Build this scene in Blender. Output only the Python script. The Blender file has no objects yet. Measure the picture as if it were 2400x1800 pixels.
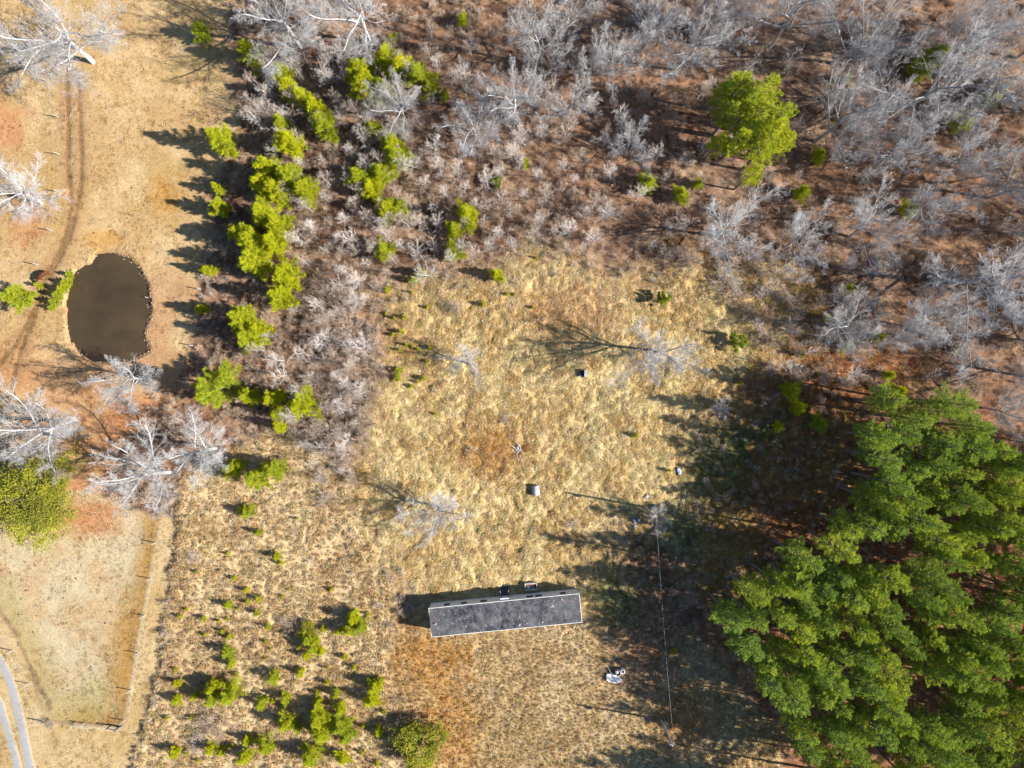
import bpy, math, random
import numpy as np
from mathutils import Vector, Matrix

# ------------------------------------------------------------------ camera, sky, sun, exposure
sc = bpy.context.scene
C = sc.collection
H = 105.0                     # camera height above the ground (m)
S = H / 1601.0                # metres per photo pixel (2400 x 1800) on the ground
cam_d = bpy.data.cameras.new('camera'); cam = bpy.data.objects.new('camera', cam_d); C.objects.link(cam)
cam.location = (0, 0, H); cam.rotation_euler = (0, 0, 0)
cam_d.sensor_width = 36.0; cam_d.lens = 24.0; cam_d.clip_end = 6000.0
sc.camera = cam

SUN_EL = math.radians(30)
SDX, SDY = 0.984, -0.178      # where the sun stands (image right, slightly towards the bottom)
w = bpy.data.worlds.new('World'); sc.world = w; w.use_nodes = True
nt = w.node_tree; bg = nt.nodes['Background']
sky = nt.nodes.new('ShaderNodeTexSky'); sky.sky_type = 'NISHITA'; sky.sun_disc = False
sky.sun_elevation = SUN_EL; sky.sun_rotation = math.atan2(SDX, SDY); sky.ozone_density = 5.0; sky.dust_density = 0.4
nt.links.new(sky.outputs[0], bg.inputs[0]); bg.inputs[1].default_value = 0.065
sun_d = bpy.data.lights.new('sun', 'SUN'); sun_d.energy = 5.0; sun_d.angle = math.radians(0.5); sun_d.color = (1.0, 0.965, 0.90)
sun = bpy.data.objects.new('sun', sun_d); C.objects.link(sun)
dv = Vector((-SDX * math.cos(SUN_EL), -SDY * math.cos(SUN_EL), -math.sin(SUN_EL)))
sun.rotation_euler = dv.to_track_quat('-Z', 'Y').to_euler(); sun.location = (60, -10, 60)
vs = sc.view_settings; vs.view_transform = 'Standard'; vs.look = 'None'; vs.gamma = 1.0; vs.exposure = 1.28
vs.use_curve_mapping = False

# ------------------------------------------------------------------ helpers
R = random.Random(7)
NR = np.random.default_rng(11)

def W(px, py, h=0.0):
    """photo pixel -> ground position of the thing whose seen point is h metres up"""
    k = S * (H - h) / H
    return (px - 1200) * k, (900 - py) * k

def lin(c):
    c = np.asarray(c, float) / 255.0
    return np.where(c <= 0.04045, c / 12.92, ((c + 0.055) / 1.055) ** 2.4)

def alb(r, g, b, k=1.62):
    return np.clip(lin((r, g, b)) / k, 0.004, 0.75)

def mesh_from(name, V, F, mat=None, smooth=False, attrs=None):
    me = bpy.data.meshes.new(name)
    V = np.asarray(V, np.float32)
    if isinstance(F, np.ndarray):
        F = [F]
    nf = sum(len(f) for f in F); nl = sum(f.size for f in F)
    me.vertices.add(len(V)); me.vertices.foreach_set('co', V.ravel())
    me.loops.add(nl); me.polygons.add(nf)
    me.loops.foreach_set('vertex_index', np.concatenate([f.ravel() for f in F]).astype(np.int32))
    tot = np.concatenate([np.full(len(f), f.shape[1], np.int32) for f in F])
    st = np.concatenate([[0], np.cumsum(tot)[:-1]]).astype(np.int32)
    me.polygons.foreach_set('loop_start', st); me.polygons.foreach_set('loop_total', tot)
    me.polygons.foreach_set('use_smooth', np.full(nf, smooth, bool))
    if attrs:
        for k, (typ, arr) in attrs.items():
            a = me.attributes.new(k, typ, 'POINT')
            if typ == 'FLOAT_COLOR':
                a.data.foreach_set('color', np.asarray(arr, np.float32).ravel())
            elif typ == 'FLOAT_VECTOR':
                a.data.foreach_set('vector', np.asarray(arr, np.float32).ravel())
            else:
                a.data.foreach_set('value', np.asarray(arr).ravel())
    me.update(calc_edges=True)
    if mat: me.materials.append(mat)
    return me

def obj(name, me, parent=None, loc=(0, 0, 0), rz=0.0, scale=None):
    o = bpy.data.objects.new(name, me); C.objects.link(o)
    o.parent = parent; o.location = loc; o.rotation_euler = (0, 0, rz)
    if scale is not None: o.scale = scale
    return o

def tag(o, label=None, cat=None, group=None, kind=None):
    if label: o['label'] = label
    if cat: o['category'] = cat
    if group: o['group'] = group
    if kind: o['kind'] = kind
    return o

def empty(name, loc, rz=0.0, scale=None):
    o = obj(name, None, None, loc, rz, scale); o.empty_display_size = 0.3
    return o

class MB:
    """collects boxes, tubes and discs into one mesh"""
    def __init__(self): self.V = []; self.F = {3: [], 4: []}; self.n = 0
    def add(self, V, *Fs):
        V = np.asarray(V, float)
        for f in Fs:
            f = np.asarray(f, int)
            self.F[f.shape[1]].append(f + self.n)
        self.V.append(V); self.n += len(V); return self
    def box(self, x0, x1, y0, y1, z0, z1, M=None):
        V = np.array([(x, y, z) for z in (z0, z1) for y in (y0, y1) for x in (x0, x1)], float)
        if M is not None: V = np.array([M @ Vector(v) for v in V])
        return self.add(V, [(0, 2, 3, 1), (4, 5, 7, 6), (0, 1, 5, 4), (2, 6, 7, 3), (0, 4, 6, 2), (1, 3, 7, 5)])
    def tube(self, pts, rad, n=8, cap=True):
        pts = np.asarray(pts, float); k = len(pts); rad = np.broadcast_to(np.asarray(rad, float), (k,))
        V = []
        for i in range(k):
            a = pts[min(i + 1, k - 1)] - pts[max(i - 1, 0)]; a /= np.linalg.norm(a) + 1e-9
            ref = np.array((0, 0, 1.0)) if abs(a[2]) < 0.9 else np.array((1.0, 0, 0))
            u = np.cross(a, ref); u /= np.linalg.norm(u); v = np.cross(a, u)
            for j in range(n):
                t = 2 * math.pi * j / n
                V.append(pts[i] + rad[i] * (math.cos(t) * u + math.sin(t) * v))
        Q = [(i * n + j, i * n + (j + 1) % n, (i + 1) * n + (j + 1) % n, (i + 1) * n + j) for i in range(k - 1) for j in range(n)]
        self.add(V, Q)
        if cap:
            for i in (0, k - 1):
                ring = np.array(V[i * n:(i + 1) * n])
                self.add(np.vstack([ring, pts[i:i + 1]]), [(j, (j + 1) % n, n) for j in range(n)])
        return self
    def mesh(self, name, mat, smooth=False):
        Fs = [np.vstack(f) for f in self.F.values() if f]
        return mesh_from(name, np.vstack(self.V), Fs, mat, smooth)
    def build(self, name, mat, parent=None, loc=(0, 0, 0), rz=0.0, smooth=False):
        return obj(name, self.mesh(name, mat, smooth), parent, loc, rz)

# ---- noise in numpy
def _h(ix, iy, seed):
    n = (ix.astype(np.int64) * 374761393 + iy.astype(np.int64) * 668265263 + seed * 974711) & 0xFFFFFFFF
    n = ((n ^ (n >> 13)) * 1274126177) & 0xFFFFFFFF
    n = (n ^ (n >> 16)) & 0xFFFFFFFF
    return n.astype(np.float64) / 4294967295.0

def vn(x, y, sc_, seed=0):
    x = x / sc_; y = y / sc_
    ix = np.floor(x); iy = np.floor(y); fx = x - ix; fy = y - iy
    fx = fx * fx * (3 - 2 * fx); fy = fy * fy * (3 - 2 * fy)
    a = _h(ix, iy, seed); b = _h(ix + 1, iy, seed); c = _h(ix, iy + 1, seed); d = _h(ix + 1, iy + 1, seed)
    return (a * (1 - fx) + b * fx) * (1 - fy) + (c * (1 - fx) + d * fx) * fy

def fbm(x, y, sc_, seed=0, o=4):
    t = 0; amp = 1; tot = 0
    for i in range(o):
        t = t + amp * vn(x, y, sc_ / 2 ** i, seed + i * 17); tot += amp; amp *= 0.55
    return t / tot

def worley(x, y, sc_, seed=0):
    x = x / sc_; y = y / sc_; ix = np.floor(x); iy = np.floor(y)
    best = np.full(x.shape, 9.0)
    for dx in (-1, 0, 1):
        for dy in (-1, 0, 1):
            cx = ix + dx + _h(ix + dx, iy + dy, seed); cy = iy + dy + _h(ix + dx, iy + dy, seed + 5)
            best = np.minimum(best, np.hypot(x - cx, y - cy))
    return best

def sdpoly(px, py, poly):
    """signed distance in photo pixels, positive inside"""
    P = np.asarray(poly, float); d = np.full(px.shape, 1e9); ins = np.zeros(px.shape, bool)
    for i in range(len(P)):
        a = P[i]; b = P[(i + 1) % len(P)]; e = b - a
        wx = px - a[0]; wy = py - a[1]
        t = np.clip((wx * e[0] + wy * e[1]) / (e @ e), 0, 1)
        d = np.minimum(d, np.hypot(wx - e[0] * t, wy - e[1] * t))
        c = ((a[1] > py) != (b[1] > py))
        with np.errstate(divide='ignore', invalid='ignore'):
            xi = a[0] + (py - a[1]) / (e[1] if e[1] != 0 else 1e-9) * e[0]
        ins ^= c & (px < xi)
    return np.where(ins, d, -d)

def dline(px, py, pts):
    P = np.asarray(pts, float); d = np.full(px.shape, 1e9)
    for i in range(len(P) - 1):
        a = P[i]; e = P[i + 1] - a
        t = np.clip(((px - a[0]) * e[0] + (py - a[1]) * e[1]) / (e @ e), 0, 1)
        d = np.minimum(d, np.hypot(px - a[0] - e[0] * t, py - a[1] - e[1] * t))
    return d

def sstep(a, b, x):
    t = np.clip((x - a) / (b - a), 0, 1); return t * t * (3 - 2 * t)

# ------------------------------------------------------------------ zones of the ground (photo pixels on the ground plane)
POND = [(232, 596), (262, 593), (292, 603), (318, 622), (330, 645), (341, 668), (346, 695), (347, 722), (341, 745),
        (336, 770), (340, 795), (346, 815), (330, 832), (300, 843), (255, 850), (215, 846), (185, 826), (165, 800),
        (156, 765), (150, 740), (157, 700), (163, 665), (176, 635), (200, 615)]
PASTURE = [(-900, -900), (420, -900), (540, 120), (570, 200), (560, 330), (500, 420), (480, 620), (460, 760), (430, 870), (340, 1010),
           (250, 1100), (200, 1200), (-900, 1200)]
PADDOCK = [(-900, 1130), (210, 1150), (372, 1215), (355, 1330), (322, 1500), (290, 1700), (110, 1690), (40, 1500), (-40, 1380), (-900, 1380)]
MOWN = [(372, 1200), (420, 1225), (400, 1320), (378, 1490), (355, 1650), (310, 1780), (290, 2600), (-900, 2600), (-900, 1380), (-40, 1380),
        (40, 1500), (110, 1695), (290, 1705), (322, 1500), (355, 1330)]
BRUSH = [(420, 1120), (620, 1000), (790, 1050), (880, 1260), (930, 1400), (910, 1520), (930, 1700), (900, 2600), (290, 2600), (310, 1780),
         (360, 1640), (385, 1480), (405, 1320)]
FIELD = [(890, 690), (980, 655), (1150, 640), (1250, 590), (1420, 650), (1560, 640), (1690, 610), (1860, 640), (1860, 760), (1740, 900), (1660, 980),
         (1600, 1150), (1640, 1300), (1560, 1420), (1400, 1450), (1000, 1440), (900, 1330), (830, 1180), (850, 1050), (880, 900)]
YARD = [(930, 1430), (1370, 1440), (1560, 1420), (1700, 1560), (1830, 1720), (1860, 2600), (880, 2600), (940, 1700), (910, 1540)]
EASTGR = [(1560, 560), (1900, 620), (2000, 800), (2180, 850), (2050, 960), (1980, 1150), (1860, 1330), (1700, 1480), (1620, 1350), (1600, 1120), (1680, 950), (1750, 800)]
GROVE = [(2050, 930), (2400, 950), (2900, 1000), (3000, 2600), (1750, 2600), (1650, 1750), (1600, 1560), (1650, 1440), (1780, 1310), (1900, 1190), (1960, 1060)]
RUT1 = [(152, 150), (157, 210), (160, 300), (157, 380), (166, 470), (160, 520), (142, 580), (110, 640), (80, 720), (40, 800), (0, 850)]
RUT2 = [(182, 180), (186, 260), (190, 360), (188, 430), (176, 500), (160, 560), (130, 620), (96, 690), (70, 760), (44, 830), (25, 900)]

TRAILS = [[(930, 980), (1040, 880), (1110, 800), (1150, 700)], [(1200, 1110), (1330, 1010), (1450, 930), (1560, 880)], [(1170, 960), (1240, 1120), (1310, 1260)],
          [(1290, 1060), (1420, 975), (1530, 900)], [(1000, 1300), (1120, 1230), (1290, 1200)], [(1080, 1350), (1230, 1270), (1350, 1290)], [(890, 1000), (1010, 1090), (1110, 1250)],
          [(1190, 800), (1300, 830), (1400, 930)], [(1180, 1260), (1250, 1370)], [(1060, 760), (1100, 900), (1090, 1010)]]

def masks(x, y):
    px = 1200 + x / S; py = 900 - y / S
    n1 = (fbm(x, y, 9, 3) - 0.5) * 60; n2 = (fbm(x, y, 2.5, 9) - 0.5) * 24
    qx = px + n1; qy = py + n1 * 0.6 + n2
    m = {}
    def soft(P, wd, wob=1.0):
        return sstep(-wd, wd, sdpoly(px + (qx - px) * wob, py + (qy - py) * wob, P))
    m['pasture'] = soft(PASTURE, 26); m['paddock'] = soft(PADDOCK, 7, 0.06); m['mown'] = soft(MOWN, 7, 0.14)
    m['brush'] = soft(BRUSH, 16, 0.35); m['field'] = soft(FIELD, 55, 1.5); m['yard'] = soft(YARD, 20, 0.5)
    m['east'] = soft(EASTGR, 55); m['grove'] = soft(GROVE, 45)
    m['pond'] = sdpoly(px + n2 * 0.7 + (fbm(x, y, 1.0, 14) - .5) * 9, py + n2 * 0.5 + (fbm(x, y, 1.0, 15) - .5) * 9, POND)
    m['px'] = px; m['py'] = py
    return m

def mix(a, b, t): return a * (1 - t[..., None]) + np.asarray(b) * t[..., None]

def ground_colour(x, y, m=None):
    m = m or masks(x, y); px, py = m['px'], m['py']
    f1 = fbm(x, y, 14, 21); f2 = fbm(x, y, 3.2, 22); f3 = fbm(x, y, 1.1, 23, 3); f4 = fbm(x, y, 6, 44)
    def two(a, b, t): return np.asarray(a) * (1 - t[..., None]) + np.asarray(b) * t[..., None]
    wood = two(alb(142, 110, 90), alb(188, 156, 128), sstep(0.35, 0.65, f2))
    wood = mix(wood, alb(182, 138, 106), sstep(0.5, 0.66, f1) * 0.65)
    wood = mix(wood, alb(110, 82, 68), sstep(0.5, 0.7, f3) * 0.6)
    col = wood
    grove = two(alb(168, 116, 86), alb(200, 148, 112), sstep(0.35, 0.65, f2))
    col = mix(col, grove, m['grove'])
    east = two(alb(196, 156, 92), alb(184, 128, 82), sstep(0.4, 0.62, f1))
    col = mix(col, east, m['east'] * 0.85)
    past = two(alb(222, 190, 142), alb(208, 172, 122), sstep(0.35, 0.65, f2))
    past = mix(past, alb(198, 164, 104), sstep(0.52, 0.7, f4) * 0.5)
    past = mix(past, alb(196, 150, 112), sstep(0.56, 0.72, f1) * 0.6)
    def blob(cx, cy, rx, ry, s=0.35):
        d = np.hypot((px - cx) / rx, (py - cy) / ry) + (f2 - 0.5) * 1.3 + (f3 - .5) * 1.0
        return 1 - sstep(1 - s, 1 + s, d)
    for cx, cy, rx, ry, k in ((10, 290, 45, 70, 0.75), (60, 520, 50, 60, 0.6), (300, 1000, 110, 110, 0.75), (225, 1180, 70, 75, 0.85), (40, 850, 60, 70, 0.4),
                              (130, 900, 160, 60, 0.35), (330, 960, 100, 60, .5)):
        past = mix(past, alb(214, 150, 104), blob(cx, cy, rx, ry, 0.5) * k)
    past = mix(past, alb(200, 142, 58), blob(388, 460, 30, 50, 0.6) * 0.6)
    past = mix(past, alb(214, 158, 74), blob(240, 560, 45, 22, 0.6) * 0.6)
    d12 = np.minimum(dline(px, py, RUT1), dline(px, py, RUT2))
    past = mix(past, alb(176, 136, 98), (1 - sstep(4, 34, d12 + (f2 - .5) * 20)) * 0.55)
    past = mix(past, alb(150, 116, 78), (1 - sstep(2, 8, d12 + (f3 - .5) * 10)) * 0.75)
    col = mix(col, past, m['pasture'])
    pad = two(alb(218, 198, 160), alb(212, 182, 138), sstep(0.35, 0.7, f2))
    edge = 1 - sstep(5, 80, dline(px, py, [(372, 1215), (355, 1330), (322, 1500), (290, 1700), (200, 1700)]) + (f4 - .5) * 90)
    pad = mix(pad, alb(184, 140, 70), edge * 0.85)
    pad = mix(pad, alb(132, 100, 56), edge * sstep(0.5, 0.72, f4) * 0.7)
    pad = mix(pad, alb(184, 164, 104), (1 - sstep(10, 70, dline(px, py, [(0, 1400), (70, 1560), (130, 1680), (230, 1640)]) + (f2 - .5) * 60)) * 0.6)
    pad = mix(pad, alb(146, 116, 92), (1 - sstep(2, 10, dline(px, py, [(-10, 1425), (30, 1480), (75, 1575), (118, 1660)]) + (f3 - .5) * 12)) * 0.7)
    pad = mix(pad, alb(206, 134, 84), blob(200, 1215, 80, 40, .6) * 0.7)
    col = mix(col, pad, m['paddock'])
    mown = two(alb(206, 174, 122), alb(218, 190, 142), sstep(0.35, 0.65, f2))
    mown = mix(mown, alb(224, 204, 158), (1 - sstep(2, 9, dline(px, py, [(366, 1240), (348, 1370), (320, 1540), (300, 1660), (282, 1708), (170, 1705)]))) * 0.8)
    mown = mix(mown, alb(120, 98, 62), (1 - sstep(1, 4, dline(px, py, [(408, 1290), (396, 1380), (378, 1500), (368, 1590), (345, 1665), (318, 1760)]) + (f3 - .5) * 5)) * 0.6)
    col = mix(col, mown, m['mown'])
    br = two(alb(226, 200, 156), alb(208, 178, 134), sstep(0.35, 0.65, f2))
    col = mix(col, br, m['brush'])
    fl = two(alb(231, 206, 150), alb(210, 178, 122), sstep(0.35, 0.65, f2))
    fl = mix(fl, alb(200, 154, 96), blob(1150, 1050, 85, 65, .6) * 0.95)
    fl = mix(fl, alb(200, 154, 112), blob(1320, 730, 110, 60, .7) * 0.7)
    fl = mix(fl, alb(190, 150, 96), blob(960, 760, 80, 110, .7) * 0.5)
    col = mix(col, fl, m['field'])
    yd = two(alb(218, 192, 148), alb(206, 176, 128), sstep(0.35, 0.65, f2))
    yd = mix(yd, alb(208, 154, 84), blob(1000, 1545, 85, 95, .6) * 0.8)
    yd = mix(yd, alb(212, 158, 90), blob(1060, 1710, 70, 110, .7) * 0.75)
    yd = mix(yd, alb(206, 140, 66), blob(1600, 1680, 60, 60, .8) * 0.5)
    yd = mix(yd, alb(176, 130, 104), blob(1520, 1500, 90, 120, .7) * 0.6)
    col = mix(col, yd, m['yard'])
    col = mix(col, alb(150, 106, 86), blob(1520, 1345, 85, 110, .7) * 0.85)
    for cx, cy, rx, ry in ((1670, 1090, 70, 80), (1440, 1400, 50, 60), (1760, 1010, 70, 40), (1600, 1240, 60, 50), (1830, 1380, 60, 50)):
        col = mix(col, alb(126, 134, 78), blob(cx, cy, rx, ry, .7) * 0.7)
    pd = m['pond']
    shore = (1 - sstep(0, 14, np.abs(pd) + (f3 - .5) * 10)) * np.where(px > 270, 1, 0.6)
    col = mix(col, alb(170, 130, 92), shore * 0.7)
    col = mix(col, alb(96, 76, 50), sstep(-2, 10, pd))
    col = col * (0.84 + 0.32 * f3)[..., None]
    return np.clip(col, 0.01, 0.8)

def height(x, y, m=None):
    m = m or masks(x, y)
    z = (fbm(x, y, 30, 77) - 0.5) * 0.3
    rough = np.clip(m['field'] + 0.8 * m['brush'] + 0.3 * m['yard'] + 0.35 * m['east'], 0, 1) * (1 - m['mown'])
    wx = x + (fbm(x, y, 3, 31) - .5) * 2.2; wy = y + (fbm(x, y, 3, 32) - .5) * 2.2
    d = worley(wx * 0.93 + wy * 0.36, (wy * 0.93 - wx * 0.36) * 0.66, 0.95, 4); d2 = worley(wx * 0.8 + wy * .3, wy, 0.52, 8); d3 = worley(wx, wy, 2.3, 12)
    am = 0.35 + 1.1 * fbm(x, y, 6, 37)
    z = z + rough * (0.24 * am * (1 - np.clip(d, 0, 1) ** 1.25) + 0.16 * (1 - np.clip(d2, 0, 1)) + 0.2 * (1 - np.clip(d3, 0, 1)) + 0.5 * (fbm(x, y, 2.2, 36, 5) - .5))
    tr = np.full(x.shape, 99.0)
    for T_ in TRAILS: tr = np.minimum(tr, dline(m['px'] + (fbm(x, y, 2.5, 38) - .5) * 26, m['py'] + (fbm(x, y, 2.5, 39) - .5) * 26, T_))
    z = z - 0.16 * (1 - sstep(1, 16, tr)) * m['field'] * (0.3 + fbm(x, y, 5, 40))
    wood = np.clip(1 - m['pasture'] - m['paddock'] - m['mown'] - rough, 0, 1)
    z = z + wood * 0.14 * (fbm(x, y, 1.6, 51) - 0.5) * 2
    z = z + 0.03 * (fbm(x, y, 0.9, 52, 2) - .5)
    d12 = np.minimum(dline(m['px'], m['py'], RUT1), dline(m['px'], m['py'], RUT2))
    z = z - 0.07 * (1 - sstep(3, 8, d12)) * m['pasture']
    pd = m['pond'] * S
    flat = sstep(-3.5, -1.0, pd); z = z * (1 - flat)
    z = z - 0.32 * sstep(-0.7, 0.05, pd) - 1.1 * sstep(0.0, 2.5, pd)
    # level ground under the mobile home
    return z

# ------------------------------------------------------------------ materials
def mat_new(name):
    m = bpy.data.materials.new(name); m.use_nodes = True
    n = m.node_tree.nodes; l = m.node_tree.links
    return m, n, l, n['Principled BSDF']

def nd(n, typ, **kw):
    o = n.new(typ)
    for k, v in kw.items(): setattr(o, k, v)
    return o

def mixrgb(n, l, a, b, f, blend='MIX'):
    x = nd(n, 'ShaderNodeMix', data_type='RGBA', blend_type=blend)
    for s, v in ((6, a), (7, b), (0, f)):
        if hasattr(v, 'is_linked'): l.new(v, x.inputs[s])
        elif s == 0: x.inputs[0].default_value = v
        else: x.inputs[s].default_value = (*v, 1) if len(v) == 3 else v
    return x.outputs[2]

def noise(n, l, scale, detail=4, rough=0.6, coord=None):
    t = nd(n, 'ShaderNodeTexNoise'); t.inputs['Scale'].default_value = scale
    t.inputs['Detail'].default_value = detail; t.inputs['Roughness'].default_value = rough
    if coord is not None: l.new(coord, t.inputs['Vector'])
    return t.outputs['Fac']

def ramp(n, l, fac, stops):
    r = nd(n, 'ShaderNodeValToRGB'); e = r.color_ramp.elements
    while len(e) < len(stops): e.new(0.5)
    for k, (p, c) in zip(e, stops): k.position = p; k.color = (*c, 1) if len(c) == 3 else c
    l.new(fac, r.inputs[0]); return r.outputs[0]

def plain(name, col, rough=0.85, var=0.25, scale=3.0, bump=0.0, spec=0.2, metal=0.0, obj_var=0.0):
    m, n, l, b = mat_new(name)
    tc = nd(n, 'ShaderNodeTexCoord').outputs['Object']
    f = noise(n, l, scale, 5, 0.65, tc)
    c = ramp(n, l, f, [(0.3, tuple(np.array(col) * (1 - var))), (0.7, tuple(np.clip(np.array(col) * (1 + var), 0, 0.9)))])
    if obj_var:
        oi = nd(n, 'ShaderNodeObjectInfo')
        c2 = mixrgb(n, l, c, tuple(np.array(col) * (1 - obj_var)), oi.outputs['Random']); c = c2
    l.new(c, b.inputs['Base Color']); b.inputs['Roughness'].default_value = rough
    b.inputs['Specular IOR Level'].default_value = spec; b.inputs['Metallic'].default_value = metal
    if bump:
        bp = nd(n, 'ShaderNodeBump'); bp.inputs['Strength'].default_value = bump; l.new(f, bp.inputs['Height']); l.new(bp.outputs[0], b.inputs['Normal'])
    return m

def mat_ground():
    m, n, l, b = mat_new('ground_soil_and_grass')
    at = nd(n, 'ShaderNodeAttribute', attribute_name='Col')
    tc = nd(n, 'ShaderNodeTexCoord').outputs['Object']
    f1 = noise(n, l, 2.2, 6, 0.7, tc); f2 = noise(n, l, 9.0, 4, 0.7, tc)
    g1 = ramp(n, l, f1, [(0.3, (0.72, 0.70, 0.68)), (0.5, (1, 1, 1)), (0.72, (1.22, 1.2, 1.16))])
    g2 = ramp(n, l, f2, [(0.3, (0.66, 0.64, 0.62)), (0.55, (1.03, 1.03, 1.03)), (0.75, (1.25, 1.24, 1.2))])
    f3 = noise(n, l, 4.6, 3, 0.8, tc)
    g3 = ramp(n, l, f3, [(0.34, (0.6, 0.56, 0.52)), (0.48, (1, 1, 1)), (0.68, (1.3, 1.28, 1.22))])
    c = mixrgb(n, l, at.outputs['Color'], g1, 1.0, 'MULTIPLY'); c = mixrgb(n, l, c, g2, 0.9, 'MULTIPLY'); c = mixrgb(n, l, c, g3, 0.55, 'MULTIPLY')
    l.new(c, b.inputs['Base Color']); b.inputs['Roughness'].default_value = 1.0; b.inputs['Specular IOR Level'].default_value = 0.05
    bp = nd(n, 'ShaderNodeBump'); bp.inputs['Strength'].default_value = 0.35; bp.inputs['Distance'].default_value = 0.12
    l.new(f2, bp.inputs['Height']); l.new(bp.outputs[0], b.inputs['Normal'])
    return m

def mat_leafy(name, a, bcol, dead, trans=0.35, obj_shift=0.35, rough=0.6):
    """two-sided needle or leaf: colour a..bcol by per-tuft tint, dead bits where tint > 0.93"""
    m, n, l, b = mat_new(name)
    n.remove(b); out = n['Material Output']
    at = nd(n, 'ShaderNodeAttribute', attribute_name='tint')
    oi = nd(n, 'ShaderNodeObjectInfo')
    c = ramp(n, l, at.outputs['Fac'], [(0.0, a), (0.9, bcol), (0.95, dead)])
    deep = (float(a[0] * 0.16), float(a[1] * 0.36), float(a[2] + 0.05))
    sh = nd(n, 'ShaderNodeMath', operation='MULTIPLY'); l.new(oi.outputs['Random'], sh.inputs[0]); sh.inputs[1].default_value = obj_shift
    c = mixrgb(n, l, c, deep, sh.outputs[0])
    d = nd(n, 'ShaderNodeBsdfDiffuse'); t = nd(n, 'ShaderNodeBsdfTranslucent')
    l.new(c, d.inputs[0]); l.new(c, t.inputs[0])
    mx = nd(n, 'ShaderNodeMixShader'); mx.inputs[0].default_value = trans
    l.new(d.outputs[0], mx.inputs[1]); l.new(t.outputs[0], mx.inputs[2]); l.new(mx.outputs[0], out.inputs[0])
    return m

def mat_inst(name, trans=0.2):
    """scattered grass and brush: colour carried by the instance"""
    m, n, l, b = mat_new(name)
    n.remove(b); out = n['Material Output']
    at = nd(n, 'ShaderNodeAttribute', attribute_name='icol', attribute_type='INSTANCER')
    ti = nd(n, 'ShaderNodeAttribute', attribute_name='tint')
    v = ramp(n, l, ti.outputs['Fac'], [(0, (0.72, 0.7, 0.66)), (1, (1.25, 1.25, 1.22))])
    c = mixrgb(n, l, at.outputs['Color'], v, 1.0, 'MULTIPLY')
    d = nd(n, 'ShaderNodeBsdfDiffuse'); t = nd(n, 'ShaderNodeBsdfTranslucent')
    l.new(c, d.inputs[0]); l.new(c, t.inputs[0])
    mx = nd(n, 'ShaderNodeMixShader'); mx.inputs[0].default_value = trans
    l.new(d.outputs[0], mx.inputs[1]); l.new(t.outputs[0], mx.inputs[2]); l.new(mx.outputs[0], out.inputs[0])
    return m

M = {}
M['ground'] = mat_ground()
M['bark_white'] = plain('pale_bark', (0.56, 0.54, 0.52), 0.9, 0.28, 2.5, obj_var=0.15)
M['bark_grey'] = plain('grey_bark', (0.36, 0.34, 0.33), 0.9, 0.28, 2.5, obj_var=0.3)
M['bark_brown'] = plain('brown_bark', (0.15, 0.12, 0.10), 0.95, 0.3, 3)
M['twig_white'] = plain('pale_twigs', (0.44, 0.42, 0.405), 0.9, 0.2, 0.8, obj_var=0.2)
M['twig_grey'] = plain('grey_twigs', (0.50, 0.475, 0.455), 0.9, 0.2, 0.8, obj_var=0.25)
M['twig_pink'] = plain('pinkish_grey_twigs', (0.50, 0.40, 0.325), 0.9, 0.2, 0.8, obj_var=0.3)
M['twig_pale'] = plain('pale_sapling_twigs', (0.62, 0.54, 0.48), 0.9, 0.15, 0.8, obj_var=0.3)
M['twig_tan'] = plain('tan_twigs', (0.47, 0.35, 0.26), 0.9, 0.2, 0.8, obj_var=0.3)
M['pine'] = mat_leafy('pine_needles_yellow_green', (0.76, 0.69, 0.02), (0.38, 0.44, 0.02), (0.3, 0.18, 0.05))
M['pine_tall'] = mat_leafy('pine_needles_tall', (0.72, 0.68, 0.03), (0.12, 0.27, 0.07), (0.34, 0.22, 0.08), trans=0.14, obj_shift=0.45)
M['seedling'] = mat_leafy('seedling_needles', (0.62, 0.56, 0.02), (0.42, 0.42, 0.02), (0.45, 0.26, 0.05))
M['cedar'] = mat_leafy('cedar_foliage', (0.44, 0.46, 0.02), (0.2, 0.26, 0.02), (0.3, 0.17, 0.04))
M['olive'] = mat_leafy('olive_foliage', (0.55, 0.50, 0.05), (0.20, 0.22, 0.035), (0.45, 0.32, 0.1), obj_shift=0.08)
M['inst'] = mat_inst('dry_grass_blades', 0.25)
M['inst_twig'] = mat_inst('brush_twigs', 0.0)

# ------------------------------------------------------------------ the ground sheet
def axis(a, b, st, far):
    core = np.arange(a, b + st / 2, st); ext = []; d = st; p = b
    while p < far: d *= 1.35; p += d; ext.append(p)
    ext = np.array(ext); lo = a - (ext - b)[::-1]
    return np.concatenate([lo, core, ext])
ax = axis(-87, 87, 0.25, 2500); ay = axis(-66, 66, 0.25, 2500)
GX, GY = np.meshgrid(ax, ay); gx = GX.ravel(); gy = GY.ravel()
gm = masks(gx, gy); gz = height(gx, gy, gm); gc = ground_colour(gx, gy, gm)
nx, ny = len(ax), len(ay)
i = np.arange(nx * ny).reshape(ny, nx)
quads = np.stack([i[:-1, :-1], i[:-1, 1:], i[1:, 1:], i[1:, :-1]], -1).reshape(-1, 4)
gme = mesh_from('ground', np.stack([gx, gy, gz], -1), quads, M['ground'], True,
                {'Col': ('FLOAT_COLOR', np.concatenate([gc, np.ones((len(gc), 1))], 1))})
tag(obj('ground', gme), 'winter pasture, straw grass and leaf-covered woodland floor', kind='structure')

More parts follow.
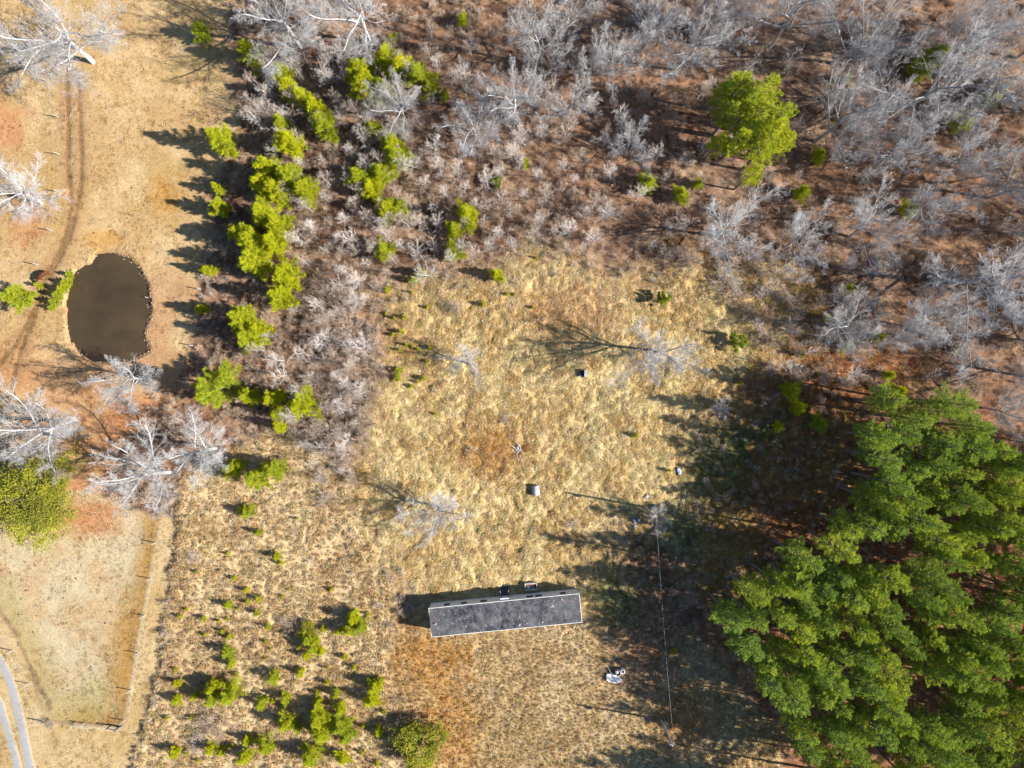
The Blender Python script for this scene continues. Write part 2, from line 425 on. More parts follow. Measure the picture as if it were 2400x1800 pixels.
def sampler(x, y):
    x = np.asarray(x, float); y = np.asarray(y, float)
    i0 = np.clip(np.searchsorted(ax, x) - 1, 0, nx - 2); j0 = np.clip(np.searchsorted(ay, y) - 1, 0, ny - 2)
    fx = np.clip((x - ax[i0]) / (ax[i0 + 1] - ax[i0]), 0, 1); fy = np.clip((y - ay[j0]) / (ay[j0 + 1] - ay[j0]), 0, 1)
    k00 = j0 * nx + i0; wts = ((k00, (1 - fx) * (1 - fy)), (k00 + 1, fx * (1 - fy)), (k00 + nx, (1 - fx) * fy), (k00 + nx + 1, fx * fy))
    return lambda arr: sum(arr[k] * (w_[:, None] if arr.ndim > 1 else w_) for k, w_ in wts)
def gz_arr(x, y): return sampler(x, y)(gz)
def gz_at(x, y): return float(gz_arr([x], [y])[0])
def gmasks(x, y):
    f = sampler(x, y); return {k: f(v) for k, v in gm.items()}
def gcol(x, y): return sampler(x, y)(gc)

# ------------------------------------------------------------------ pond water and gravel drive
def flat_sheet(name, ring, z, mat):
    ring = np.asarray(ring, float); c = ring.mean(0)
    V = np.vstack([np.column_stack([ring, np.full(len(ring), z)]), [[c[0], c[1], z]]])
    n = len(ring); F = np.array([(k, (k + 1) % n, n) for k in range(n)])
    a = V[F[0]]
    if np.cross(a[1] - a[0], a[2] - a[0])[2] < 0: F = F[:, ::-1]
    return mesh_from(name, V, F, mat)
m, n, l, b = mat_new('murky_water')
tc = nd(n, 'ShaderNodeTexCoord').outputs['Object']
l.new(ramp(n, l, noise(n, l, 0.18, 4, 0.6, tc), [(0.35, (0.045, 0.031, 0.017)), (0.7, (0.072, 0.050, 0.027))]), b.inputs['Base Color'])
b.inputs['Roughness'].default_value = 0.12; b.inputs['IOR'].default_value = 1.33
bp = nd(n, 'ShaderNodeBump'); bp.inputs['Strength'].default_value = 0.05; bp.inputs['Distance'].default_value = 0.02
l.new(noise(n, l, 6, 2, 0.5, tc), bp.inputs['Height']); l.new(bp.outputs[0], b.inputs['Normal'])
M['water'] = m
pr = np.array([W(*p) for p in POND]); pc = pr.mean(0)
tag(obj('pond_water', flat_sheet('pond_water', pc + (pr - pc) * 1.09, -0.27, M['water'])), kind='structure')

m, n, l, b = mat_new('pale_gravel')
tc = nd(n, 'ShaderNodeTexCoord').outputs['Object']
c = ramp(n, l, noise(n, l, 9, 6, 0.75, tc), [(0.3, (0.20, 0.195, 0.19)), (0.6, (0.33, 0.325, 0.32)), (0.8, (0.48, 0.47, 0.45))])
c = mixrgb(n, l, c, (0.42, 0.34, 0.24), ramp(n, l, noise(n, l, 1.1, 5, 0.7, tc), [(0.55, (0, 0, 0)), (0.75, (0.7, 0.7, 0.7))]))
ed = nd(n, 'ShaderNodeAttribute', attribute_name='edge').outputs['Fac']
ad = nd(n, 'ShaderNodeMath', operation='MULTIPLY_ADD'); l.new(noise(n, l, 2.4, 6, 0.75, tc), ad.inputs[0]); ad.inputs[1].default_value = 1.6; l.new(ed, ad.inputs[2])
sb = nd(n, 'ShaderNodeMath', operation='SUBTRACT'); l.new(ad.outputs[0], sb.inputs[0]); sb.inputs[1].default_value = 1.1
c = mixrgb(n, l, c, (0.42, 0.32, 0.20), ramp(n, l, sb.outputs[0], [(0.05, (0, 0, 0)), (0.5, (1, 1, 1))]))
l.new(c, b.inputs['Base Color']); b.inputs['Roughness'].default_value = 0.95
M['gravel'] = m
def strip(name, pts, hw, mat, lift, seed):
    P = np.array([W(*p) for p in pts]); t = np.linspace(0, len(P) - 1, 150)
    # smooth the centre line
    X = np.interp(t, range(len(P)), P[:, 0]); Y = np.interp(t, range(len(P)), P[:, 1])
    k = np.ones(15) / 15
    X = np.convolve(np.pad(X, 7, 'edge'), k, 'valid'); Y = np.convolve(np.pad(Y, 7, 'edge'), k, 'valid')
    T = np.stack([np.gradient(X), np.gradient(Y)], -1); T /= np.linalg.norm(T, axis=1)[:, None]
    N = np.stack([-T[:, 1], T[:, 0]], -1)
    cols = np.linspace(-1, 1, 7); V = []
    for c in cols:
        ww = hw * (1 + 0.5 * (fbm(X + c * 9, Y, 1.6, seed) - 0.5)) * c
        x = X + N[:, 0] * ww; y = Y + N[:, 1] * ww
        edge = 1 - abs(c) ** 3
        V.append(np.stack([x, y, gz_arr(x, y) + 0.004 + lift * edge - 0.02 * (1 - edge)], -1))
    V = np.stack(V, 1).reshape(-1, 3); k = np.arange(150 * 7).reshape(150, 7)
    F = np.stack([k[:-1, :-1], k[1:, :-1], k[1:, 1:], k[:-1, 1:]], -1).reshape(-1, 4)
    return mesh_from(name, V, F, mat, True, {'edge': ('FLOAT', np.tile(np.abs(cols), 150).astype(np.float32))})
tag(obj('gravel_wheel_track', strip('gravel_wheel_track', [(-60, 1420), (-20, 1520), (22, 1590), (45, 1680), (62, 1760), (80, 1850), (95, 1950)], 0.95, M['gravel'], 0.05, 1)), kind='structure')
tag(obj('gravel_wheel_track', strip('gravel_wheel_track', [(-120, 1440), (-55, 1560), (-5, 1640), (20, 1720), (42, 1800), (55, 1870), (70, 1980)], 0.85, M['gravel'], 0.05, 2)), kind='structure')

# ------------------------------------------------------------------ plant generators
def prisms(P0, P1, R0, R1, n=3):
    P0 = np.asarray(P0, float); P1 = np.asarray(P1, float); R0 = np.asarray(R0); R1 = np.asarray(R1)
    a = P1 - P0; a /= np.linalg.norm(a, axis=1)[:, None] + 1e-9
    ref = np.where(np.abs(a[:, 2:3]) < 0.9, np.array([[0, 0, 1.0]]), np.array([[1.0, 0, 0]]))
    u = np.cross(a, ref); u /= np.linalg.norm(u, axis=1)[:, None]; v = np.cross(a, u)
    V = []
    for P, Rr in ((P0, R0), (P1, R1)):
        for j in range(n):
            t = 2 * math.pi * j / n
            V.append(P + Rr[:, None] * (math.cos(t) * u + math.sin(t) * v))
    V = np.stack(V, 1).reshape(-1, 3); k = np.arange(len(P0))[:, None] * (2 * n)
    F = np.stack([np.concatenate([k + j, k + (j + 1) % n, k + n + (j + 1) % n, k + n + j], 1) for j in range(n)], 1).reshape(-1, 4)
    return V, F

def rotdir(d, ang, rng):
    ax_ = d.cross(Vector((rng.gauss(0, 1), rng.gauss(0, 1), rng.gauss(0, 1))))
    if ax_.length < 1e-4: ax_ = Vector((1, 0, 0))
    return (Matrix.Rotation(ang, 3, ax_.normalized()) @ d).normalized()

def grow(out, rng, p, d, L, r, lv, cfg):
    n = cfg['nseg'][lv]; top = len(cfg['nseg']) - 1
    for k in range(n):
        wv = cfg['wob'][lv]
        d = (d + Vector((rng.gauss(0, wv), rng.gauss(0, wv), rng.gauss(0, wv) + cfg['trop'][lv]))).normalized()
        q = p + d * (L / n); f = (k + 1) / n; r1 = r * (1 - (1 - cfg['taper'][lv]) / n)
        r1 = max(r1, cfg['rmin'])
        out[lv].append((p[:], q[:], r, r1))
        if lv < top and f > cfg['bare'][lv]:
            kids = cfg['kids'][lv]; cnt = int(kids) + (rng.random() < kids - int(kids))
            for _ in range(cnt):
                a = rng.uniform(*cfg['ang'][lv]); cd = rotdir(d, a, rng)
                if lv == 0 and cfg is not SHR:
                    cfg['az'] = cfg.get('az', 0) + 2.399; az = cfg['az'] + rng.gauss(0, .3)
                    cd = Vector((math.cos(az) * math.sin(a), math.sin(az) * math.sin(a), math.cos(a)))
                grow(out, rng, q, cd, L * cfg['lr'][lv] * rng.uniform(0.7, 1.15) * (1.15 - 0.5 * f), max(r1 * cfg['rr'][lv], cfg['rmin']), lv + 1, cfg)
        p, r = q, r1

BIG = dict(nseg=[4, 7, 5, 4, 2], wob=[0.06, 0.10, 0.15, 0.2, 0.25], trop=[0.05, 0.06, 0.05, 0.03, 0.02], taper=[0.6, 0.2, 0.25, 0.35, 0.5],
           bare=[0.3, 0.1, 0.1, 0.1], kids=[3.0, 1.9, 2.1, 2.1], ang=[(0.7, 1.25), (0.45, 1.0), (0.45, 1.0), (0.4, 1.0)],
           lr=[1.3, 0.40, 0.46, 0.60], rr=[0.58, 0.44, 0.42, 0.5], rmin=0.0056)
SAP = dict(nseg=[8, 4, 3, 2], wob=[0.05, 0.10, 0.16, 0.2], trop=[0.03, 0.12, 0.08, 0.03], taper=[0.25, 0.35, 0.4, 0.5],
           bare=[0.2, 0.15, 0.1], kids=[2.6, 1.6, 1.3], ang=[(0.5, 1.0), (0.4, 0.9), (0.4, 0.9)],
           lr=[0.36, 0.5, 0.6], rr=[0.42, 0.5, 0.55], rmin=0.0072)
SHR = dict(nseg=[3, 3, 2, 2], wob=[0.12, 0.16, 0.22, 0.25], trop=[0.08, 0.06, 0.04, 0.02], taper=[0.6, 0.5, 0.5, 0.5],
           bare=[0.0, 0.0, 0.0], kids=[1.7, 1.4, 1.1], ang=[(0.3, 0.8), (0.35, 0.8), (0.4, 0.9)],
           lr=[0.75, 0.7, 0.65], rr=[0.7, 0.7, 0.7], rmin=0.0055)

def bare_tree(seed, cfg, h, r, split=2, lean=0.05):
    rng = random.Random(seed); out = [[] for _ in cfg['nseg']]
    d = Vector((rng.gauss(0, lean), rng.gauss(0, lean), 1)).normalized()
    grow(out, rng, Vector((0, 0, -0.25)), d, h * 0.5 if cfg is BIG else h, r, 0, cfg)
    lo = [s for lv in out[:split] for s in lv]; hi = [s for lv in out[split:] for s in lv]
    def pack(S_, n):
        return prisms([s[0] for s in S_], [s[1] for s in S_], [s[2] for s in S_], [s[3] for s in S_], n)
    return pack(lo, 6 if cfg is BIG else 4), pack(hi, 3)

def shrub(seed, R0, h, stems):
    rng = random.Random(seed); out = [[] for _ in SHR['nseg']]
    for _ in range(stems):
        a = rng.uniform(0, 6.283); t = rng.uniform(0.1, 0.75)
        grow(out, rng, Vector((math.cos(a) * 0.08, math.sin(a) * 0.08, -0.08)), Vector((math.cos(a) * math.sin(t), math.sin(a) * math.sin(t), math.cos(t))), h * rng.uniform(0.4, .62), 0.013, 0, SHR)
    S_ = [s for lv in out for s in lv]
    return prisms([s[0] for s in S_], [s[1] for s in S_], [s[2] for s in S_], [s[3] for s in S_], 3)

def tufts(cs, ds, nb, L, wd, rng, spread=1.0):
    """needle tufts: nb thin triangles round each centre"""
    cs = np.repeat(np.asarray(cs), nb, 0); ds = np.repeat(np.asarray(ds), nb, 0); n = len(cs)
    d = ds * 0.9 + rng.normal(size=(n, 3)) * 0.55 * spread; d /= np.linalg.norm(d, axis=1)[:, None]
    s = np.cross(d, rng.normal(size=(n, 3))); s /= np.linalg.norm(s, axis=1)[:, None] + 1e-9
    ln = L * rng.uniform(0.7, 1.2, (n, 1))
    o = cs + rng.normal(size=(n, 3)) * L * 0.12
    V = np.stack([o - s * wd / 2, o + s * wd / 2, o + d * ln], 1).reshape(-1, 3)
    F = np.arange(n * 3).reshape(n, 3)
    return V, F

def pine(seed, h, cr, base, dens, L=0.3, wd=0.06, nb=14, flat=0.0, power=1.0):
    """trunk and needle crown of a pine: whorls of branches with tufts; crown from base*h up, radius cr"""
    rng = np.random.default_rng(seed); T = MB()
    zz = np.linspace(-0.25, h * 0.97, 9); bend = rng.normal(size=2) * 0.02 * h
    fx = lambda z: bend[0] * (z / h) ** 2; fy = lambda z: bend[1] * (z / h) ** 2
    r0 = 0.05 + 0.011 * h
    T.tube([(fx(z), fy(z), z) for z in zz], [max(r0 * (1 - 0.9 * z / h), 0.02) for z in zz], 6)
    P0, P1, Ra, Rb = [], [], [], []; cs, ds = [], []
    nbr = int(dens)
    lump = rng.uniform(0.55, 1.25, 12)
    for k in range(nbr):
        f = (k + rng.uniform(0, 1)) / nbr                       # 0 bottom of the crown .. 1 top
        z = h * (base + (1 - base) * f * 0.97)
        a = k * 2.399 + rng.normal() * 0.5
        prof = (1 - f) ** (0.75 * power) * (0.55 + 0.45 * min(1, f / 0.22)) if flat == 0 else (1 - f) ** 0.62 * (0.5 + 0.5 * min(1, f / 0.3))
        ln = cr * max(prof, 0.12) * rng.uniform(0.7, 1.12) * lump[int((a % 6.283) / 6.283 * 12)]
        up = 0.15 + 0.75 * f + rng.normal() * 0.12
        dr = np.array([math.cos(a), math.sin(a), up]); dr /= np.linalg.norm(dr)
        p = np.array([fx(z), fy(z), z]); e = p + dr * ln + np.array([0, 0, -0.05 * ln])
        P0.append(p); P1.append(e); Ra.append(0.018 + 0.006 * ln); Rb.append(0.012)
        nt_ = max(2, int(ln / (L * 0.62)))
        if flat and rng.random() < 0.05: continue
        for t in np.linspace(0.3, 1.0, nt_):
            side = np.cross(dr, [0, 0, 1]); side /= np.linalg.norm(side) + 1e-9
            for sgn in (-1, 0, 1):
                w_ = ln * 0.30 * (1.05 - t) * sgn + rng.normal() * 0.08
                c = p + (e - p) * t + side * w_ + np.array([0, 0, abs(sgn) * 0.04 + rng.normal() * 0.06])
                cs.append(c); ds.append(dr * 0.7 + side * sgn * 0.6 + np.array([0, 0, 0.65]))
    tz = h * 0.98; cs.append((fx(tz), fy(tz), tz)); ds.append((0, 0, 1.0))
    ds = np.array(ds); ds /= np.linalg.norm(ds, axis=1)[:, None]
    V, F = tufts(cs, ds, nb, L, wd, rng)
    tint = np.repeat(np.clip(rng.beta(2, 2.2, len(cs)), 0, 0.9), nb * 3)
    tint = np.where(np.repeat(rng.random(len(cs)) < 0.012, nb * 3), 1.0, tint)
    bv, bf = prisms(P0, P1, np.array(Ra), np.array(Rb), 3)
    T.add(bv, bf)
    return T, V, F, tint

def leafball(seed, cr, h, n, base=0.1, size=0.22):
    """dense rounded crown of single leaves in clumps"""
    rng = np.random.default_rng(seed)
    nc = max(14, n // 45); d = rng.normal(size=(nc, 3)); d /= np.linalg.norm(d, axis=1)[:, None]
    az = np.arctan2(d[:, 1], d[:, 0]); lump = 0.82 + 0.2 * np.sin(3 * az + seed) + 0.12 * np.sin(5 * az + 2 * seed) + 0.1 * np.sin(4 * d[:, 2] + seed)
    rr = rng.uniform(0.3, 1.0, (nc, 1)) ** 0.5 * lump[:, None]
    cc = d * rr; cl = rng.uniform(0.06, 0.2, nc)
    k = rng.integers(0, nc, n)
    q = cc[k] + rng.normal(size=(n, 3)) * cl[k][:, None] * 0.6
    q[:, 2] = q[:, 2] * 0.5 + 0.5
    q = q * [cr, cr, h * (1 - base)] + [0, 0, h * base]
    q[:, 2] = np.maximum(q[:, 2], 0.05)
    nrm = q - [0, 0, h * .4]; nrm /= np.linalg.norm(nrm, axis=1)[:, None]
    V, F = tufts(q, nrm, 3, size, size * 0.55, rng, 1.3)
    tint = np.repeat(np.clip(rng.beta(2, 2, nc), 0, 0.9)[k], 9)
    return V, F, tint

def pmesh(name, t, mat):
    V, F, tint = t
    return mesh_from(name, V, F, mat, False, {'tint': ('FLOAT', tint.astype(np.float32))})

# prototypes: unit sized where they get scaled
BIGT = []
for s in range(6):
    (v1, f1), (v2, f2) = bare_tree(100 + s, BIG, 12.0, 0.21, 2)
    rad = np.percentile(np.hypot(v2[:, 0], v2[:, 1]), 93); top = v2[:, 2].max()
    BIGT.append((v1, f1, v2, f2, rad, top))
SAPT = []
for s in range(6):
    (v1, f1), (v2, f2) = bare_tree(200 + s, SAP, 5.0, 0.055, 1, 0.12)
    SAPT.append((mesh_from('trunk', v1, f1, M['bark_white']), mesh_from('crown', v2, f2, M[('twig_pale', 'twig_pink', 'twig_pale')[s % 3]]),
                 np.percentile(np.hypot(v2[:, 0], v2[:, 1]), 92), v2[:, 2].max()))
BIGM = {}
for k, (a, b_) in {'white': ('bark_white', 'twig_white'), 'grey': ('bark_grey', 'twig_grey')}.items():
    BIGM[k] = [(mesh_from('trunk', t[0], t[1], M[a]), mesh_from('crown', t[2], t[3], M[b_]), t[4], t[5]) for t in (BIGT[:3] if k == 'white' else BIGT[3:])]
print('twig tris', [len(t[3]) * 2 for t in BIGT], [len(t[1].polygons) * 2 for t in SAPT])
SHRM = []
for s in range(5):
    v, f = shrub(300 + s, 1.0, 1.7, 12)
    SHRM.append((mesh_from('bare_shrub', v, f, M['twig_tan'] if s % 2 else M['twig_pink']), np.percentile(np.hypot(v[:, 0], v[:, 1]), 92), v[:, 2].max()))
def pine_set(n, seed, mat, *a, **k):
    out = []
    for s in range(n):
        T, V, F, ti = pine(seed + s, *a, **k)
        out.append((T.mesh('trunk', M['bark_brown']), pmesh('crown', (V, F, ti), M[mat])))
    return out
YP = pine_set(6, 400, 'pine', 6.0, 2.9, 0.06, 60, L=0.36, wd=0.036, nb=19)                 # young bushy pine, 6 m, radius 2.4
TP = pine_set(7, 500, 'pine_tall', 17.0, 3.2, 0.42, 64, L=0.21, wd=0.036, nb=11, flat=1)   # tall grove pine
M['pine_stand'] = mat_leafy('pine_needles_stand', (0.72, 0.68, 0.03), (0.36, 0.42, 0.03), (0.34, 0.22, 0.08), trans=0.15, obj_shift=0.3)
TPS = []
for a, b_ in TP[:3]:
    q = b_.copy(); q.materials.clear(); q.materials.append(M['pine_stand']); TPS.append((a, q))
SD = []
for s in range(5):
    T, V, F, ti = pine(600 + s, 1.2, 0.62, 0.05, 16, L=0.2, wd=0.05, nb=10)
    n0 = T.n; me = pmesh('pine_seedling', (V, F, ti), M['seedling']); SD.append(me)
CED = [pmesh('crown', leafball(700 + s, 1.0, 2.2, 1500, 0.05, 0.14), M['cedar']) for s in range(3)]
OLV = [pmesh('crown', leafball(720 + s, 1.1, 1.5, (15000, 6500)[s], 0.12, (0.035, 0.06)[s]), M['olive']) for s in range(2)]
tb = MB(); tb.tube([(0, 0, -0.2), (0.02, 0, 0.9)], [0.06, 0.03], 6); TRK = tb.mesh('trunk', M['bark_brown'])
tb = MB(); tb.tube([(0, 0, -0.2), (0.02, 0, 0.5), (0, 0.03, 1.2)], [0.055, 0.045, 0.02], 6)
for a in range(7):
    q = a * 0.9; tb.tube([(0, 0, 0.35 + 0.07 * a), (math.cos(q) * 0.5, math.sin(q) * 0.5, 0.75 + 0.07 * a)], [0.03, 0.01], 5)
TRK2 = tb.mesh('trunk', M['bark_brown'])

cnt = {'n': 0}
def plant(name, parts, x, y, sxy, sz, rz=None):
    t = empty(name, (x, y, gz_at(x, y) - 0.02), R.uniform(0, 6.28) if rz is None else rz, (sxy, sxy, sz))
    for nm, me in parts: obj(nm, me, t)
    return t

PLACED = []
def young_pine(px, py, r, label, group, hk=1.95, name='young_pine'):
    Rm = r * S; h = hk * Rm + 0.5
    x, y = W(px, py, 0.55 * h)
    v = YP[R.randrange(len(YP))]
    t = plant(name, (('trunk', v[0]), ('crown', v[1])), x, y, Rm / 2.35, h / 6.0)
    PLACED.append((x, y, Rm)); return tag(t, label, 'pine tree', group)

def seedling(px, py, r, label, group):
    Rm = r * S; h = 1.55 * Rm + 0.2; x, y = W(px, py, h * .5)
    o = obj('pine_seedling', SD[R.randrange(5)], None, (x, y, gz_at(x, y) - 0.03), R.uniform(0, 6.28), (Rm / 0.62, Rm / 0.62, h / 1.2))
    return tag(o, label, 'pine seedling', group)

def big_tree(px, py, r, h, kind, label, var=None, group=None):
    Rm = r * S * (0.95 if kind == 'white' else 1.08); h *= 1.0 if kind == 'white' else 1.12; x, y = W(px, py, 0.6 * h)
    v = BIGM[kind][(var or 0) % 3]
    t = plant('bare_tree', (('trunk', v[0]), ('crown', v[1])), x, y, Rm / v[2], h / v[3])
    PLACED.append((x, y, 1.0)); return tag(t, label, 'bare tree', group)

# ------------------------------------------------------------------ the single large leafless trees
for a in [
    (125, 75, 150, 15, 'white', 'large white-barked leafless tree spreading over the fence beside the wheel ruts', 0),
    (15, 445, 95, 12, 'white', 'pale leafless tree by the orange soil patch left of the wheel ruts', 1),
    (655, 30, 115, 16, 'white', 'tall pale leafless tree at the corner where open pasture meets the wood', 2),
    (832, 15, 115, 17, 'white', 'pale leafless tree with long drooping limbs beside the corner tree of the wood', 3),
    (1278, 55, 95, 18, 'grey', 'tall straight leafless tree with its light trunk bare to the ground', 4),
    (1215, 220, 78, 14, 'white', 'dense blue-white twiggy leafless tree standing in brown woodland', 5),
    (935, 245, 75, 11, 'white', 'pale leafless tree rising in front of the bright green pine clump', 0),
    (1120, 300, 88, 10, 'white', 'wide low leafless tree with forked white limbs among pink-brown saplings', 1),
    (1328, 225, 70, 11, 'grey', 'open grey leafless tree beside the blue-white twiggy tree', 2),
    (1390, 150, 52, 10, 'grey', 'small grey leafless tree over an orange leaf-litter patch', 3),
    (1530, 45, 88, 14, 'grey', 'grey leafless tree casting a long trunk shadow through the wood', 4),
    (1622, 85, 95, 15, 'grey', 'broad grey leafless tree beyond the big woodland pine', 5),
    (1880, 15, 110, 17, 'grey', 'leaning grey leafless tree with dark trunk over bright leaf litter', 0),
    (2045, 55, 120, 17, 'grey', 'tall grey leafless tree with long dark leaning trunk behind the woodland pine', 1),
    (2190, 190, 138, 16, 'grey', 'very wide grey leafless tree grown through by a pale green evergreen', 2),
    (1985, 270, 110, 15, 'grey', 'grey leafless tree beside the bright woodland pine', 3),
    (2345, 45, 90, 15, 'grey', 'grey leafless tree in the shaded wood corner', 4),
    (2395, 190, 75, 13, 'grey', 'grey leafless tree next to a dark green woodland evergreen', 5),
    (1725, 530, 100, 11, 'grey', 'round blue-grey leafless tree between the woodland and the straw field', 1),
    (2050, 530, 90, 11, 'grey', 'leafless tree with a dark forked trunk in the brown wood', 2),
    (2330, 635, 150, 15, 'grey', 'huge hazy grey leafless crown at the edge of the wood', 0),
    (1985, 755, 85, 11, 'white', 'pale leafless tree with small green evergreens at its foot', 4),
    (1555, 815, 95, 11, 'grey', 'lone spreading leafless tree with a long shadow across the straw field', 3),
    (1095, 850, 48, 6, 'grey', 'small lone leafless tree in the middle of the straw field', 4),
    (1015, 1200, 72, 8, 'grey', 'lone leafless tree on the straw field behind the mobile home', 5),
    (1692, 962, 30, 4, 'white', 'small white leafless tree standing in the pine grove shadow', 2),
    (290, 888, 80, 11, 'white', 'white-trunked leafless tree leaning over the south bank of the pond', 3),
    (85, 995, 118, 13, 'white', 'wide white leafless tree beside the big olive evergreen', 4),
    (335, 1125, 108, 13, 'white', 'white leafless tree spreading over the paddock fence corner', 5),
    (455, 1062, 88, 12, 'white', 'white leafless tree behind the paddock fence, beside young pines', 0),
    (2395, 960, 75, 12, 'grey', 'grey leafless tree against the tip of the pine grove', 1),
    (1540, 1215, 34, 5, 'grey', 'small twiggy leafless tree around the utility pole in the shade', 2),
    (1455, 120, 70, 12, 'grey', 'grey leafless tree between the tall straight tree and the trunk-shadow tree', 4),
    (1710, 25, 85, 15, 'grey', 'grey leafless tree beside the dark leaning trunk in the wood', 1),
    (2110, 340, 80, 12, 'grey', 'thin grey leafless tree below the very wide grey crown', 5),
    (2265, 90, 85, 15, 'grey', 'grey leafless tree between the wide crown and the shaded wood corner', 3),
    (2310, 340, 90, 13, 'grey', 'grey leafless tree over dark shadow streaks in the open wood', 4),
    (2200, 480, 80, 11, 'grey', 'grey leafless tree between the huge hazy crown and the forked dark trunk', 1),
    (1880, 560, 75, 10, 'grey', 'grey leafless tree beside the round blue-grey tree', 2),
    (2210, 760, 85, 11, 'grey', 'grey leafless tree beneath the huge hazy crown', 5),
    (2130, 800, 60, 9, 'grey', 'small grey leafless tree over the long trunk shadows by the grove', 3),
    (1480, 330, 60, 9, 'grey', 'olive-grey leafless tree in the darkest brown part of the wood', 4),
    (2430, 420, 90, 14, 'grey', 'grey leafless tree casting a thick shadow across brown leaf litter', 3),
]:
    big_tree(*a)

for k, (px, py) in enumerate([(2500, 60), (2560, 180), (2520, 300), (2600, 400), (2540, 520), (2640, 620), (2530, 700), (2600, 800), (2520, 880), (2700, 240), (2720, 500), (2700, 740)]):
    big_tree(px, py, 85, 14, 'grey', 'grey leafless tree in the open wood past the huge hazy crown', k % 3, 'leafless trees past the huge hazy crown')

# ------------------------------------------------------------------ pines
LN = 'young pines in the row along the pasture edge'
for p in [(585, 118, 34), (512, 330, 40), (510, 440, 20), (513, 485, 28), (660, 170, 30), (680, 205, 34), (712, 232, 36), (738, 255, 32), (757, 295, 38),
          (675, 330, 40), (662, 288, 30), (625, 395, 45), (680, 415, 44), (716, 445, 38), (650, 445, 40), (610, 435, 36), (615, 500, 42), (652, 525, 38),
          (590, 560, 40), (640, 568, 36), (560, 545, 30), (595, 615, 44), (668, 645, 40), (655, 695, 38), (566, 745, 40), (582, 790, 40), (602, 775, 28),
          (503, 908, 52), (580, 930, 27), (637, 935, 32), (650, 968, 24), (706, 945, 40), (655, 1000, 22), (545, 1098, 27), (598, 1118, 34), (640, 1098, 32),
          (486, 632, 20), (470, 722, 17)]:
    wh = ('near the corner of the wood', 'in the thickest clump of the row', 'across the shaded bank from the pond', 'near the white trees by the paddock corner')[(p[1] > 360) + (p[1] > 600) + (p[1] > 850)]
    young_pine(*p, 'bushy yellow-green young pine of the pasture-edge row ' + wh, LN + ' ' + wh, 2.7)
for p in [(845, 165, 40), (905, 140, 40), (940, 160, 40), (980, 180, 38), (850, 200, 40), (890, 205, 38), (918, 92, 18), (1005, 205, 26)]:
    young_pine(*p, 'green pine in the dense pine clump behind pale leafless trees', 'pines of the clump in the wood', 2.4)
for p in [(875, 300, 28), (915, 335, 40), (925, 370, 42), (890, 405, 36), (840, 415, 38), (868, 445, 32), (905, 490, 38), (938, 485, 26), (900, 585, 34),
          (1095, 505, 40), (1068, 538, 30), (1062, 590, 30)]:
    young_pine(*p, 'yellow-green pine standing among thin pinkish bare saplings', 'pines in the bare thicket')
for p in [(1042, 220, 15), (1085, 45, 20), (1520, 425, 30), (1598, 455, 27), (1637, 430, 16), (1922, 365, 24), (1882, 450, 25), (2135, 490, 23), (2260, 285, 28),
          (2330, 225, 36), (2190, 130, 40), (1231, 380, 12), (2160, 165, 26), (1990, 678, 15), (1985, 808, 19), (2060, 790, 20), (2085, 880, 18), (2250, 820, 13), (1940, 745, 15),
          (1855, 915, 28), (1872, 955, 24), (1922, 990, 26), (1826, 1000, 14), (2110, 915, 20), (1990, 180, 14)]:
    young_pine(*p, 'small pine standing alone on the brown leaf-covered woodland floor', 'scattered small pines in the wood')
for p, lb in [((467, 72, 28), 'yellow-green young pine standing alone in open pasture'),
              ((36, 695, 38), 'round bright green pine beside the wheel ruts near the pond'),
              ((1165, 645, 23), 'small bright pine where the thicket meets the straw field')]:
    young_pine(*p, lb, None)
for p in [(990, 640, 19), (968, 655, 13)]:
    young_pine(*p, 'small bright pine of the pair on the thicket edge above the straw field', 'pair of small pines on the thicket edge')
for p in [(158, 642, 10), (150, 660, 14), (143, 676, 15), (133, 690, 14), (124, 707, 14), (118, 722, 9), (86, 668, 9)]:
    young_pine(*p, 'tiny yellow-green pine in the row on the pond bank beside the cow', 'tiny pines on the pond bank', 1.9)

# big woodland pines
def tall_pine(px, py, h, cr, label, group, kinds=None):
    x, y = W(px, py, 0.76 * h); v = R.choice(kinds or TP)
    t = plant('tall_pine', (('trunk', v[0]), ('crown', v[1])), x, y, cr / 3.1, h / 17.0)
    PLACED.append((x, y, 0.8)); return tag(t, label, 'pine tree', group)
for p in [(1735, 195, 13, 3.4), (1795, 215, 15, 3.6), (1835, 270, 15, 3.4), (1772, 290, 14, 3.5), (1715, 260, 12, 3.0), (1800, 340, 14, 3.2), (1770, 400, 12, 2.2), (1690, 330, 11, 2.6), (1845, 330, 12, 2.6), (1765, 235, 14, 3.4), (1740, 320, 13, 3.0), (1815, 300, 15, 3.2), (1700, 215, 12, 2.8)]:
    tall_pine(*p, 'tall yellow-green pine in the close stand within the grey leafless wood', 'pines of the stand in the wood', TPS)

